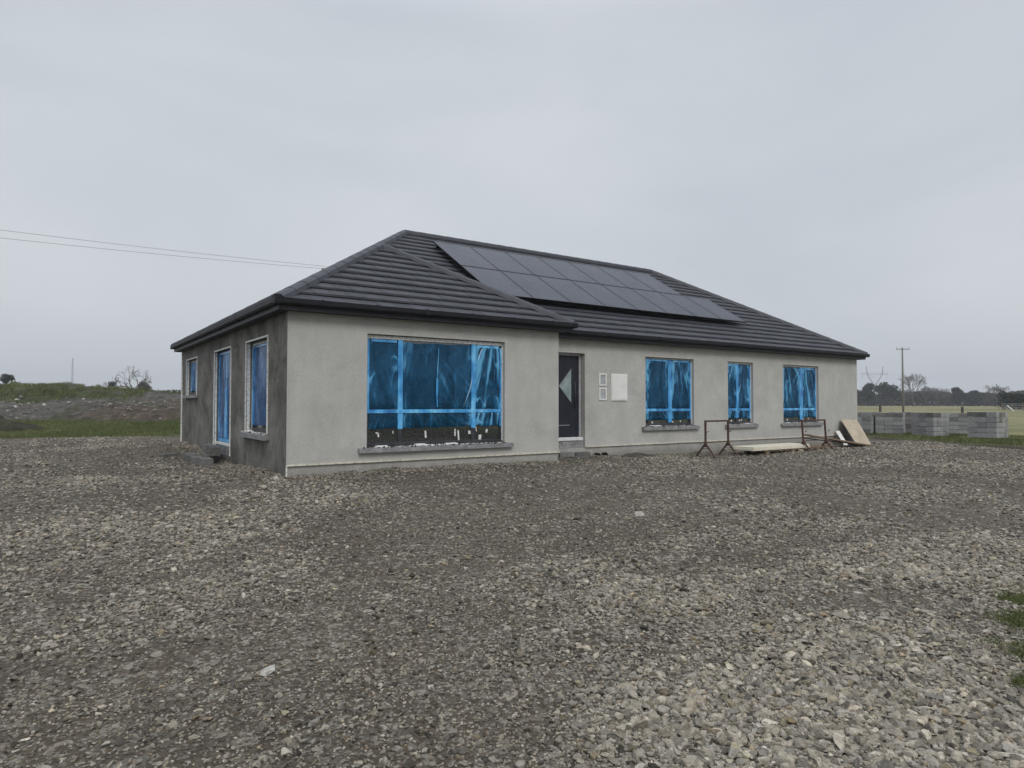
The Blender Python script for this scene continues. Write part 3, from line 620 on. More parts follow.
def debris(P,op,fo,n,dens,seed,big=.05):
    g=np.random.default_rng(seed); A,B,c,d=op; pts=[];
    a=g.uniform(A-.08,B+.08,n); dp=g.uniform(-.06,.0,n); dp=np.where((a>A+.03)&(a<B-.03),g.uniform(-.06,.075,n),dp); s=g.uniform(.008,.032,n)
    Pt=np.array([P(x,y,c+.0) for x,y in zip(a,dp)]); L_=np.where(g.random(n)<.35,.04,g.uniform(.2,.65,n)); 
    o=rocks_mesh('mortar_crumbs',Pt,s,np.stack([L_,L_,L_*.96],1),M['stone'],parent=fo); o['kind']='stuff'
    for k in range(dens):
        mb=MB(); x=g.uniform(A+.1,B-.25); w=g.uniform(.1,.26); h=g.uniform(.02,.045)
        mb.hexa([P(x,-.02,c+.004),P(x+w,-.025,c+.004),P(x+w,.05,c+.012),P(x,.055,c+.012),P(x+.01,-.015,c+h),P(x+w,-.02,c+h*.8),P(x+w,.045,c+h),P(x,.05,c+h)])
        mb.build('foam_offcut',M['foam'],fo)
def tape(P,marks,fdep,fo):
    for a,z,w,h in marks:
        mb=MB(); tl=random.uniform(-.2,.2)*h
        mb.hexa([P(a,fdep+.018,z),P(a+w,fdep+.018,z),P(a+w,fdep+.03,z),P(a,fdep+.03,z),P(a+tl,fdep+.018,z+h),P(a+w+tl,fdep+.018,z+h),P(a+w+tl,fdep+.03,z+h),P(a+tl,fdep+.03,z+h)])
        mb.build('tape_scrap',M['foam'],fo)
fw_=window(PF,winF,[(2.14,.585,.085),(3.76,.575,.085)],.92,[(1.52,2.09),(2.19,3.71),(3.81,4.40)],filmbot=.60,seed=3,topgap=.07)
mb=MB(); 
mb.obox((2.915,.07,1.22),(2.92,.07,1.56),.045,.004,up=(0,1,0)); mb.obox((2.925,.07,1.0),(2.915,.07,1.22),.02,.004,up=(0,1,0)); mb.obox((2.92,.07,1.56),(2.95,.07,2.15),.012,.004,up=(0,1,0))
mb.build('film_seam_glint',M['filmf'],fw_)  # film seam; its wide bright middle colours in a reflection
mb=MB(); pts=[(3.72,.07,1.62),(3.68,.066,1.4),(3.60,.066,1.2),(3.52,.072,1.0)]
mb.tube(pts,[.002,.011,.009,.002],5); mb.build('crease_sheen',M['crease'],fw_)  # pale tube paints the highlight along a crease in the film
tape(PF,[(1.70,.44,.03,.08),(1.66,.5,.05,.03),(2.68,.40,.035,.14),(3.33,.42,.03,.14),(3.42,.33,.03,.2),(3.66,.45,.05,.07),(3.90,.33,.06,.1),(3.84,.5,.015,.1),(4.07,.47,.04,.07),(2.0,.5,.015,.05)],.09,fw_)
s0=sill(PF,winF,.17,.09,.075,fw_); debris(PF,winF,fw_,420,6,4)
for k,(op,mu) in enumerate(zip(winsM,[[(10.70,.50,.12)],[(13.62,.60,.10)],[(16.92,.50,.14)]])):
    a,z,w=mu[0]; w_=window(PM,op,[(a,z+.06,w)],.90,[(op[0]+.07,a-w/2),(a+w/2,op[1]-.07)],filmbot=.63,seed=5+k,topgap=.03 if k==0 else .05)
    s_=sill(PM,op,.15,.08,.085,w_); debris(PM,op,w_,110,2,20+k)
    g=random.Random(k); tape(PM,[(op[0]+.25+g.random()*.1,.54,.05,.05),(a+.1,.55,.05,.04),(op[1]-.45,.56,.03,.05)],.09,w_)
w_=window(PL,winL,[],None,[(winL[0]+.05,winL[1]-.05)],fdep=.12,side=True,filmbot=.62,seed=9); s_=sill(PL,winL,.14,.09,.09,w_,dep=.13); debris(PL,winL,w_,170,2,31)
w_=window(PL,smallL,[(9.5,1.4,.07)],None,[(smallL[0]+.05,9.46),(9.54,smallL[1]-.05)],fdep=.12,side=True,filmbot=1.42,seed=10); s_=sill(PL,smallL,.14,.09,.08,w_,dep=.13)
# side door wrapped in film
def side_door():
    A,B,c,d=doorL; mb=MB()
    def bx(m,a0,z0,a1,z1,d0,d1): m.hexa([PL(a0,d0,z0),PL(a1,d0,z0),PL(a1,d1,z0),PL(a0,d1,z0),PL(a0,d0,z1),PL(a1,d0,z1),PL(a1,d1,z1),PL(a0,d1,z1)])
    bx(mb,A+.004,.12,A+.07,d-.005,.1,.17); bx(mb,B-.07,.12,B-.004,d-.005,.1,.17); bx(mb,A+.07,d-.07,B-.07,d-.005,.1,.17); bx(mb,5.25,.2,5.33,d-.07,.1,.17); bx(mb,A+.07,.12,B-.07,.2,.1,.17)
    o=mb.build('door',M['framed'],house,bevel=.004); o['label']='glazed side door wrapped in blue film'
    mb=MB(); mb.poly([PL(A+.06,.135,.18),PL(B-.06,.135,.18),PL(B-.06,.135,d-.06),PL(A+.06,.135,d-.06)]); mb.build('pane',M['glass'],o)
    mb=MB(); bx(mb,A+.02,.16,A+.08,d-.04,.088,.11); bx(mb,B-.08,.16,B-.02,d-.04,.088,.11); bx(mb,A+.08,d-.085,B-.08,d-.03,.088,.11); bx(mb,5.245,.22,5.335,d-.1,.088,.11); bx(mb,A+.08,.15,B-.08,.22,.088,.11); mb.build('frame_film',M['filmf'],o)
    V1,F1=film_sheet(PL,A+.07,5.26,.22,d-.08,.105,3.3,.03); wr1=film_sheet.wr; V2,F2=film_sheet(PL,5.32,B-.07,.22,d-.08,.105,5.3,.03)
    np_mesh('protective_film',np.vstack([V1,V2]),np.vstack([F1,F2+len(V1)]),M['films'],parent=o,smooth=True,attrs={'wr':np.concatenate([wr1,film_sheet.wr])})
    mb=MB(); bx(mb,A+.01,.08,B-.01,.13,.03,.16); mb.build('threshold',M['wp'],o)
    mb=MB(); bx(mb,A+.005,-.12,B-.005,.078,.04,.3); mb.build('threshold_block',M['sill'],o)
side_door()
def front_door():
    A,B,c,d=doorM; y=D+.15; mb=MB()
    mb.box((A+.06,y,.26),(B-.075,y+.05,d-.06)); o=mb.build('door',M['door'],house,bevel=.003); o['label']='anthracite front door with a triangular glass'
    mb=MB(); mb.box((A+.004,y-.02,.25),(A+.058,y+.06,d-.004)); mb.box((B-.072,y-.02,.25),(B-.02,y+.06,d-.004)); mb.box((A+.06,y-.02,d-.058),(B-.074,y+.06,d-.004)); mb.build('door_frame',M['jamb'],o,bevel=.003)
    def tri(m,o1,y0,y1):
        q=[(6.86-o1*1.6,1.50),(7.24+o1,1.10-o1*1.9),(7.24+o1,1.93+o1*1.9)]
        v=[(x,y0,z) for x,z in q]; w=[(x,y1,z) for x,z in q]; m.poly(v[::-1]); m.poly(w)
        for i in range(3): m.poly([v[i],v[(i+1)%3],w[(i+1)%3],w[i]])
    mb=MB(); tri(mb,.0,y-.006,y+.002); mb.build('door_glass',M['dglass'],o)
    mb=MB(); 
    q=[(6.84,1.50),(7.26,1.06),(7.26,1.97)]
    for i in range(3): mb.obox((q[i][0],y-.004,q[i][1]),(q[(i+1)%3][0],y-.004,q[(i+1)%3][1]),.022,.014,up=(0,1,0))
    mb.build('glass_trim',M['framed'],o)
    mb=MB(); mb.box((6.70,y-.006,.535),(7.2,y-.0005,.547)); mb.build('door_rail',M['jamb'],o)
    mb=MB(); mb.tube([(7.33,y-.05,.95),(7.33,y-.05,1.6)],.012,8); mb.build('pull_handle',M['framed'],o)
    mb=MB(); mb.box((A+.01,D+.03,.17),(B-.03,D+.17,.245)); mb.build('threshold',M['foam'],o)
    mb=MB(); mb.box((A+.005,D+.05,-.02),(B-.005,D+.2,.168)); mb.build('threshold_block',M['sill'],o)
front_door()
# meter cupboard and two duct boxes
mb=MB(); mb.box((8.43,D-.022,1.14),(8.99,D+.02,1.83)); mc=mb.build('meter_cupboard',M['wp'],house,bevel=.006)
mb=MB(); mb.box((8.455,D-.032,1.165),(8.965,D-.0225,1.805)); mb.build('cupboard_door',M['wp'],mc,bevel=.003)
for z0 in (1.16,1.52):
    mb=MB(); a0,a1,z1=8.02,8.27,z0+.31; t=.035; y0=D-.02; y1=D+.01
    mb.box((a0,y0,z0),(a0+t,y1,z1)); mb.box((a1-t,y0,z0),(a1,y1,z1)); mb.box((a0+t,y0,z0),(a1-t,y1,z0+t)); mb.box((a0+t,y0,z1-t),(a1-t,y1,z1))
    o=mb.build('service_box',M['wp'],house); mb=MB(); mb.box((a0+t,D-.004,z0+t),(a1-t,D+.004,z1-t)); mb.build('box_back',M['jamb'],o)
# ------------------------------------------------------------ blocks, trestles, boards
def block_mesh(lx=.44,ly=.215,lz=.1,m=None,name='concrete_block',parent=None):
    mb=MB(); mb.box((-lx/2,-ly/2,0),(lx/2,ly/2,lz)); bmesh.ops.subdivide_edges(mb.bm,edges=mb.bm.edges[:],cuts=2,use_grid_fill=True)
    for v in mb.bm.verts: v.co+=Vector([random.uniform(-.0025,.0025) for _ in range(3)])
    return mb.build(name,m or M['block'],parent)
def gz(x,y): return float(yard_z(np.array([x]),np.array([y]))[0])
B0=block_mesh(m=M['blockw'],lz=.19,ly=.215)
spots=[(-.55,5.95,-.31,1.50,'dark wet concrete block farthest along in the lower course of the side door step'),
 (-.62,5.40,-.315,1.66,'dark wet concrete block second farthest in the lower course of the side door step'),
 (-.60,4.86,-.32,1.52,'dark wet concrete block nearest the camera but one in the lower step course'),
 (-.50,4.32,-.32,1.58,'dark wet concrete block nearest the camera in the lower course of the side step'),
 (-.20,5.80,-.10,1.57,'concrete block farther along on top of the side door step'),
 (-.19,5.22,-.10,1.60,'concrete block on top in the middle of the side door step'),
 (-.26,4.70,-.10,1.45,'concrete block on top at the near end of the side door step'),
 (-.95,6.4,-.33,.5,'concrete block lying askew on the gravel beside the side door step'),
 (-.24,5.0,-.30,1.57,'concrete block under the step, close against the side wall'),
 (-.24,5.6,-.30,1.57,'concrete block under the far end of the step, close against the side wall')]
for i,(x,y,z,rz,lb) in enumerate(spots):
    o=B0 if i==0 else B0.copy()
    if i: COL.objects.link(o)
    o.location=(x,y,z-.01); o.rotation_euler=(0,0,rz); tag(o,lb,'block','concrete blocks stepped up to the side door')
# front door step
B1=block_mesh(m=M['blockw'],lz=.1,ly=.215)
for i,(x,y,z,rz,lb) in enumerate([(6.30,.88,-.20,.02,'rough concrete block of the front step against the wing corner'),(6.78,.87,-.20,-.03,'rough concrete block in the middle of the front door step'),(7.27,.88,-.21,.02,'rough concrete block at the right end of the front door step'),(7.05,.70,-.29,.1,'rough concrete block lying lowest before the front door')]):
    o=B1 if i==0 else B1.copy()
    if i: COL.objects.link(o)
    o.location=(x,y,z); o.rotation_euler=(0,0,rz); tag(o,lb,'block','concrete blocks under the front door')
# duct stubs
for i,(x,lb) in enumerate([(7.92,'left of two black duct stubs at the foot of the wall beside the door'),(8.17,'right of two black duct stubs at the foot of the wall beside the door')]):
    mb=MB(); z=-.215; ring=[]
    n=16; ro,ri=.06,.05
    for rr,y in ((ro,D+.05),(ro,D-.10),(ri,D-.10),(ri,D+.05)): ring.append([mb.bm.verts.new((x+rr*math.cos(2*math.pi*k/n),y,z+rr*math.sin(2*math.pi*k/n))) for k in range(n)])
    for a,b in ((0,1),(1,2),(2,3)):
        for k in range(n): mb.bm.faces.new([ring[a][k],ring[a][(k+1)%n],ring[b][(k+1)%n],ring[b][k]])
    mb.bm.faces.new(ring[3]); o=mb.build('duct_pipe',M['fascia']); tag(o,lb,'pipe','black duct stubs')
# mortar heap against wall
def heap(name,cx,cy,rx,ry,h,label,cat,tint,n,seed):
    g=np.linspace(-1,1,31); X,Y=np.meshgrid(g,g); rr=np.hypot(X,Y); wx=cx+X*rx; wy=cy+Y*ry
    Z=yard_z(wx,wy)-.03+h*np.clip(1-rr+.5*(fbm(wx,wy,.5,4,seed+3)-.5),0,1)**.7*(.15+1.5*fbm(wx,wy,.22,4,seed))*(rr<.98)
    idx=np.arange(31*31).reshape(31,31); F=np.stack([idx[:-1,:-1],idx[:-1,1:],idx[1:,1:],idx[1:,:-1]],-1).reshape(-1,4)
    V=np.stack([wx,wy,Z],-1).reshape(-1,3); o=np_mesh(name,V,F,M['spoil'],cattrs={'tint':np.tile(np.array([tint]),(len(V),1))},smooth=True); tag(o,label,cat); return o
heap('mortar_heap',9.15,.90,.95,.35,.15,'small dark heap of spilled mortar at the foot of the wall','heap',(.13,.12,.105),0,3)
# trestles
def trestle(loc,rz,lean,w,h,label):
    o=empty('trestle',loc,rz); tag(o,label,'trestle','rusty builders trestles')
    def pp(x,z,y=0): return (x+lean[0]*z,y+lean[1]*z,z)
    mb=MB()
    mb.obox(pp(0,.28),pp(0,h),.042,.042); mb.build('post',M['rust'],o); mb=MB(); mb.obox(pp(w,.28),pp(w,h),.042,.042); mb.build('post',M['rust'],o)
    mb=MB(); mb.obox(pp(-.02,h+.02),pp(w+.02,h+.02),.045,.045); mb.build('top_rail',M['rust'],o)
    mb=MB(); mb.tube([pp(.02,.36),pp(w-.02,.36)],.011,6); mb.build('brace',M['rust'],o)
    for x in (0,w):
        for s in (-1,1):
            mb=MB(); mb.obox(pp(x,.34),(x+.02*s,s*.33,-.03),.032,.032); mb.obox(pp(x,.2,s*.125),pp(x,.2,s*.03),.02,.02) ; mb.build('foot',M['rust'],o)
        mb=MB(); mb.box((x-.03,-.035,.24),(x+.03,.035,.34)); mb.build('clamp',M['rust'],o)
    mb=MB(); mb.tube([(0.0,-.03,.62),(0.0,-.10,.66)],.009,6); mb.tube([(w,-.03,.62),(w,-.10,.66)],.009,6); mb.build('pin',M['rust'],o)
trestle((10.93,.12,-.31),0,(.0,.0),.93,.90,'upright rusty steel trestle standing left of the pallet sheets')
trestle((14.72,-.32,-.36),-.03,(-.07,.02),1.12,.93,'leaning rusty steel trestle standing right of the pallet sheets')
# pallet with cream sheets
pal=empty('pallet',(12.75,-.42,-.345),.02); tag(pal,'low timber pallet carrying cream sheets before the narrow window','pallet')
for y in (.03,.33,.62):
    for x in (.06,1.3,2.6): 
        mb=MB(); mb.box((x,y,0.0),(x+.16,y+.1,.1)); mb.build('block',M['woodd'],pal)
    mb=MB(); mb.box((0,y,.102),(2.85,y+.08,.122)); mb.build('runner',M['woodd'],pal)
for x in np.arange(.0,2.8,.31):
    mb=MB(); mb.box((x,.0,.124),(x+.1,.72,.142)); mb.build('slat',M['woodd'],pal)
for k,(dx,dy,rz,lb) in enumerate([(-.55,.0,.0,'cream insulation sheet lowest in the stack on the pallet'),(-.48,.03,.012,'cream insulation sheet on top of the stack on the pallet')]):
    mb=MB(); mb.box((0,0,0),(2.75,.66,.05)); o=mb.build('insulation_sheet',M['woodc'],bevel=.004); o.location=(12.75+dx,-.42+dy,-.345+.146+.053*k); o.rotation_euler=(0,0,.02+rz); tag(o,lb,'board','cream sheets on the pallet')
mb=MB(); mb.box((0,0,0),(1.5,.2,.045)); o=mb.build('plank',M['woodb'],bevel=.003); o.location=(14.95,-.25,-.20); o.rotation_euler=(0,.02,.05); tag(o,'short brown plank lying at the right end of the pallet','plank')
mb=MB(); mb.box((0,0,0),(.1,.1,.13)); o=mb.build('timber_offcut',M['wood'],bevel=.003); o.location=(14.3,-.52,-.36); o.rotation_euler=(0,0,.2); tag(o,'pale timber offcut upright under the front of the sheets','offcut')
# sloping brown planks and the leaning plywood sheet
def plank(p,q,w,th,m,name,label,cat,group=None):
    p=Vector(p);q=Vector(q); ln=(q-p).length; mb=MB(); mb.box((0,-w/2,0),(ln,w/2,th)); o=mb.build(name,m,bevel=.003)
    d=(q-p).normalized(); sd=Vector((0,0,1)).cross(d).normalized(); u=d.cross(sd); o.matrix_world=Matrix.Translation(p)@Matrix((d,sd,u)).transposed().to_4x4(); return tag(o,label,cat,group)
plank((16.35,.60,.07),(18.7,-.05,-.30),.30,.045,M['woodb'],'plank','wide brown plank sloping down to the gravel under the right window','plank','brown planks by the plywood')
plank((16.5,.80,-.04),(18.8,.1,-.29),.2,.035,M['woodb'],'plank','narrow brown plank lying lower behind the sloping one','plank','brown planks by the plywood')
mb=MB(); th=Vector((.0,-.018,.008)); q=[Vector(v) for v in ((18.35,.06,-.33),(19.85,.42,-.32),(20.02,1.0,.52),(18.98,.98,.53))]
mb.hexa([*q,*[v+th for v in q]]); o=mb.build('plywood_sheet',M['wood']); tag(o,'pale plywood sheet leaning on the right end of the house wall','board')
plank((18.3,.42,-.31),(18.75,.97,.14),.13,.025,M['wp'],'white_board','short white board leaning behind the plywood sheet','board')
# block packs by the field
def pack(px0,dp,w,rz,h,label,rows):
    s=(px0-512)/FPX*dp; P=ctow(s,dp); x,y=P.x,P.y; z=float(field_z(np.array([x]),np.array([y]))[0]); z=max(z,gz(x,y))-.02
    o=empty('block_pack',(x,y,z),rz); tag(o,label,'block pack','packs of concrete blocks beside the field'); return o
PB=None; PBW=None
packs=[(870,31.2,'pack of concrete blocks half hidden by the corner of the house',1.04,48),
 (902,30.8,'second pack of concrete blocks from the house, dark on top',1.04,52),
 (933,28.8,'middle pack of concrete blocks beyond the house, pale on its right side',1.08,17),
 (968,30.4,'narrow looking pack of concrete blocks behind and between its neighbours',1.02,56),
 (996,26.9,'nearest and rightmost pack of concrete blocks with a pale side',1.13,28),
 (882,33.5,'dark pack of concrete blocks seen in the gap behind the first two packs',1.05,58),
 (914,32.0,'dark pack of concrete blocks seen in the gap left of the middle pack',1.05,58)]
for i,(px,dp,lb,hh,an) in enumerate(packs):
    o=pack(px,dp,.9,math.atan2(RH.y,RH.x)+R(an),hh,lb,5); nd=5
    ch=(hh-.08)/5
    for c in range(5):
        for a in range(4):
            for b in range(3):
                if a in (1,2) and b==1: continue
                wet=i>4 or (c==4 and a<3 and (i*7+b*3+a)%4!=0) or (c==3 and (i*5+b*3+a*7)%9==0)  # last two packs are dark throughout, the others only on some blocks
                if PB is None: PB=block_mesh(.215,.362,.186,parent=o); bl=PB; PBW=block_mesh(.215,.362,.186,m=M['blockw'],parent=o); PBW.location=(.11,.185,.08); PBW.scale=(1,1,ch/.203)
                else: bl=(PBW if wet else PB).copy(); COL.objects.link(bl); bl.parent=o
                bl.location=(.11+a*.222+random.uniform(-.004,.004),.185+b*.368+random.uniform(-.004,.004),c*ch+.08); bl.scale=(1,1,ch/.203)
    for yb in (.12,.95):
        mb2=MB(); mb2.box((0,yb-.045,-.02),(.89,yb+.045,.075)); mb2.build('bearer',M['woodd'],o)
    mb=MB(); e=.006; X0,X1,Y0,Y1,Z1=-.01,.90,-.012,1.115,hh-.012
    mb.obox((.45,Y0,0.0),(.45,Y0,Z1+.006),.02,.004,up=(0,1,0)); mb.obox((.45,Y0,Z1+.008),(.45,Y1,Z1+.008),.02,.004); mb.build('strap',M['bead'],o)
# ------------------------------------------------------------ vegetation helpers
def leaf_cloud(C,Rr,n,size,seed,up=.0):
    """C,Rr: blob centres and radii -> triangles-as-quads leaf clumps"""
    g=np.random.default_rng(seed); C=np.array(C,float); Rr=np.array(Rr,float); wts=Rr.prod(1); wts/=wts.sum(); k=g.choice(len(C),n,p=wts)
    d=g.normal(size=(n,3)); d/=np.linalg.norm(d,axis=1)[:,None]; rad=g.random(n)**.45
    P=C[k]+d*rad[:,None]*Rr[k]; a=g.normal(size=(n,3)); a/=np.linalg.norm(a,axis=1)[:,None]; b=np.cross(a,g.normal(size=(n,3))); b/=np.linalg.norm(b,axis=1)[:,None]
    s=size*g.uniform(.5,1.3,n)[:,None]; V=np.stack([P-a*s-b*s*.6,P+a*s-b*s*.4,P+a*s*.8+b*s*.6,P-a*s*.7+b*s*.5],1).reshape(-1,3)
    return V,np.arange(n*4).reshape(n,4),g.random(n)
def twigs(segs,sides=3):
    """segs: list of (p,q,r0,r1)"""
    Vs=[];Fs=[];o=0
    p=np.array([s[0] for s in segs]);q=np.array([s[1] for s in segs]);r0=np.array([s[2] for s in segs]);r1=np.array([s[3] for s in segs])
    d=q-p; d/=np.linalg.norm(d,axis=1)[:,None]+1e-9; ref=np.where(np.abs(d[:,2:3])>.9,[[1,0,0]],[[0,0,1]]); a=np.cross(d,ref); a/=np.linalg.norm(a,axis=1)[:,None]; b=np.cross(d,a)
    n=len(segs); V=np.zeros((n,2*sides,3))
    for k in range(sides):
        t=2*math.pi*k/sides; e=a*math.cos(t)+b*math.sin(t); V[:,k]=p+e*r0[:,None]; V[:,sides+k]=q+e*r1[:,None]
    F=np.array([[k,(k+1)%sides,sides+(k+1)%sides,sides+k] for k in range(sides)]); F=(F[None]+(np.arange(n)*2*sides)[:,None,None]).reshape(-1,4)
    return V.reshape(-1,3),F
def branch(segs,p,d,ln,r,depth,g,spread=.6,lift=.12,n=3,cut=None):
    q=p+d*ln; segs.append((tuple(p),tuple(q),r,r*.68))
    if depth==0: return
    for k in range(n if depth>1 else n+1):
        a=Vector([g.gauss(0,1) for _ in range(3)]); a=(a-a.dot(d)*d).normalized()
        nd=(d+a*g.uniform(.35,1)*spread*1.3+Vector((0,0,lift))).normalized()
        branch(segs,p+d*ln*g.uniform(.55,1),nd,ln*g.uniform(.58,.85),r*.6,depth-1,g,spread,lift,n)
def bare_tree(name,loc,h,label,cat,group,seed,depth=5,spread=.7,ivy=0,thick=1.0,twm=.02,fork=.3,nb=2):
    g=random.Random(seed); o=empty(name,loc); tag(o,label,cat,group)
    seg=[]; tr=h*.022*thick; lean=Vector((g.uniform(-.12,.12),g.uniform(-.12,.12),1)).normalized(); mb=MB(); top=lean*h*fork
    mb.tube([(0,0,-.3),tuple(lean*h*fork*.5),tuple(top)],[tr*1.25,tr,tr*.85],8); mb.build('trunk',M['bark'],o)
    for k in range(4):
        an=k*1.57+g.random(); d=Vector((math.cos(an)*spread,math.sin(an)*spread,1)).normalized()
        branch(seg,top-lean*h*.04*k*.5,d,h*.235,tr*.62,depth,g,spread,.14,nb)
    seg=[(a,b,max(r0,twm),max(r1,twm*.7)) for a,b,r0,r1 in seg]
    V,F=twigs(seg); np_mesh('crown',V,F,M['twig'],parent=o,attrs={'rnd':np.random.default_rng(seed).random(len(F))})
    if ivy:
        gg=random.Random(seed+1); C=[(gg.uniform(-.06,.06)*h,gg.uniform(-.06,.06)*h,h*(.12+.09*i)) for i in range(ivy)]; V,F,r=leaf_cloud(C,[(h*.11,h*.11,h*.08)]*ivy,1600,h*.02,seed); np_mesh('ivy',V,F,M['leaf'],parent=o,attrs={'rnd':r})
    return o
def bush_tree(name,loc,w,h,label,cat,group,seed,m='leaf',n=2600,ls=None,trunk=.25):
    g=random.Random(seed); o=empty(name,loc); tag(o,label,cat,group); mb=MB(); mb.tube([(0,0,-.3),(0,0,h*.5),(.02*h,0,h*.75)],[h*.035,h*.025,h*.01],7)
    for k in range(5):
        a=k*1.3+g.random(); mb.tube([(0,0,h*.25),(math.cos(a)*w*.18,math.sin(a)*w*.18,h*.5),(math.cos(a)*w*.32,math.sin(a)*w*.32,h*.7)],[h*.014,h*.01,h*.005],5)
    mb.build('trunk',M['bark'],o)
    C=[];RR=[]
    for k in range(16):
        a=g.random()*6.28; t=g.random(); rr=w*.36*math.sqrt(g.random())*(1-.45*t); C.append((math.cos(a)*rr,math.sin(a)*rr,h*(trunk+(.86-trunk)*t))); q=g.uniform(.1,.2); RR.append((w*q,w*q,h*q*.8))
    V,F,r=leaf_cloud(C,RR,n,ls or w*.035,seed); np_mesh('crown',V,F,M[m],parent=o,attrs={'rnd':r}); return o
# far hedgerow (one mass nobody could count)
def hedgerow(name,p0,p1,hgt,label,seed,n,size=.35,thick=2.0,m='scrub',twigfrac=0):
    g=np.random.default_rng(seed); p0=np.array(p0);p1=np.array(p1); t=g.random(n); ln=np.linalg.norm(p1-p0)
    prof=hgt*(.55+.75*fbm(t*ln,t*0,9,4,seed)); z=prof*g.random(n)**.75; P=p0+(p1-p0)*t[:,None]; P=np.c_[P+g.normal(0,thick*.4,(n,2)),z+.3]
    a=g.normal(size=(n,3)); a[:,2]*=1.6; a/=np.linalg.norm(a,axis=1)[:,None]; b=np.cross(a,g.normal(size=(n,3))); b/=np.linalg.norm(b,axis=1)[:,None]; s=size*g.uniform(.5,1.3,n)[:,None]
    V=np.stack([P-a*s-b*s*.5,P+a*s-b*s*.35,P+a*s*.8+b*s*.5,P-a*s*.7+b*s*.5],1).reshape(-1,3)
    o=np_mesh(name,V,np.arange(n*4).reshape(n,4),M[m],attrs={'rnd':g.random(n)}); tag(o,label,'hedge',kind='stuff')
def w2(px,dp,z=0): s=(px-512)/FPX*dp; return ctow(s,dp,z)
a=w2(835,262);b=w2(1120,225); hedgerow('hedgerow',(a.x,a.y),(b.x,b.y),5.2,'dark winter hedgerow running along the far side of the field',1,26000)
a=w2(-140,270);b=w2(230,300); hedgerow('far_hedgerow',(a.x,a.y),(b.x,b.y),6.2,'low dark hedgerow on the skyline behind the rubble bank',2,12000,.45)
a=w2(1003,121);b=w2(1090,112); hedgerow('conifer_hedge',(a.x,a.y),(b.x,b.y),2.55,'clipped dark conifer hedge behind the rail fence at right',5,9000,.16,1.2,'leaf')
GR='trees standing along the far hedgerow'
for px,dp,w,h,lb,sd in [(868,240,7.5,8.6,'dark evergreen tree just right of the house corner under the pylon',1),(886,244,10,9.3,'widest dark evergreen tree, left of the utility pole',2),(855,250,7,6.5,'low dark tree partly hidden by the house wall',3),(958,238,6,7.0,'small dark bushy tree in the middle of the far hedgerow',4),(975,240,6.5,5.8,'low dark bush right of the middle of the far hedgerow',5)]:
    bush_tree('evergreen_tree',w2(px,dp,.3),w,h,lb,'tree',GR,sd,'leaf',2200,.34)
for px,dp,h,sp,lb,sd,th in [(913,236,12.2,.5,'tall pale bare tree just right of the utility pole',11,1.0),(926,240,8.4,.6,'bare shrubby tree leaning out right of the tall pale one',12,1.0),(938,236,8.0,.8,'round bare tree between the tall tree and the middle bush',13,1.0),(905,240,7.5,.7,'low bare tree at the foot of the utility pole',14,1),(995,205,7.6,.8,'spreading bare tree beside the ivy covered one at right',15,1.0),(1017,215,5.8,.6,'thin bare tree rising over the conifer hedge at right',17,1),(948,245,6,.8,'low bare thorn left of the middle bush',18,1)]:
    bare_tree('bare_tree',w2(px,dp,.3),h,lb,'tree',GR,sd,5,sp,0,th,.017,.3,3)
bare_tree('ivy_tree',w2(1001,203,.3),7.8,'upright ivy covered tree left of the conifer hedge at right','tree',GR,16,4,.4,6,1,.045)
# left skyline
bare_tree('bare_tree',w2(133,140,.6),9.6,'crooked bare tree on the left skyline with its crown open to the sky','tree',None,33,6,.95,0,1.6,.02,.28,2)
bush_tree('evergreen_shrub',w2(143,140,.6),4.6,5.2,'dark thorn bush against the right of the crooked bare tree','shrub',None,34,'scrub',1500,.16,.1)
bare_tree('ivy_tree',w2(112,138,.6),6.6,'short ivy clad stump of a tree left of the crooked bare tree','tree',None,35,3,.35,7,1.3,.035)
bush_tree('round_bush',w2(11,104,1.3),3.6,4.4,'round dark bush on the skyline at the far left','shrub',None,36,'leaf',2200,.11,.05)
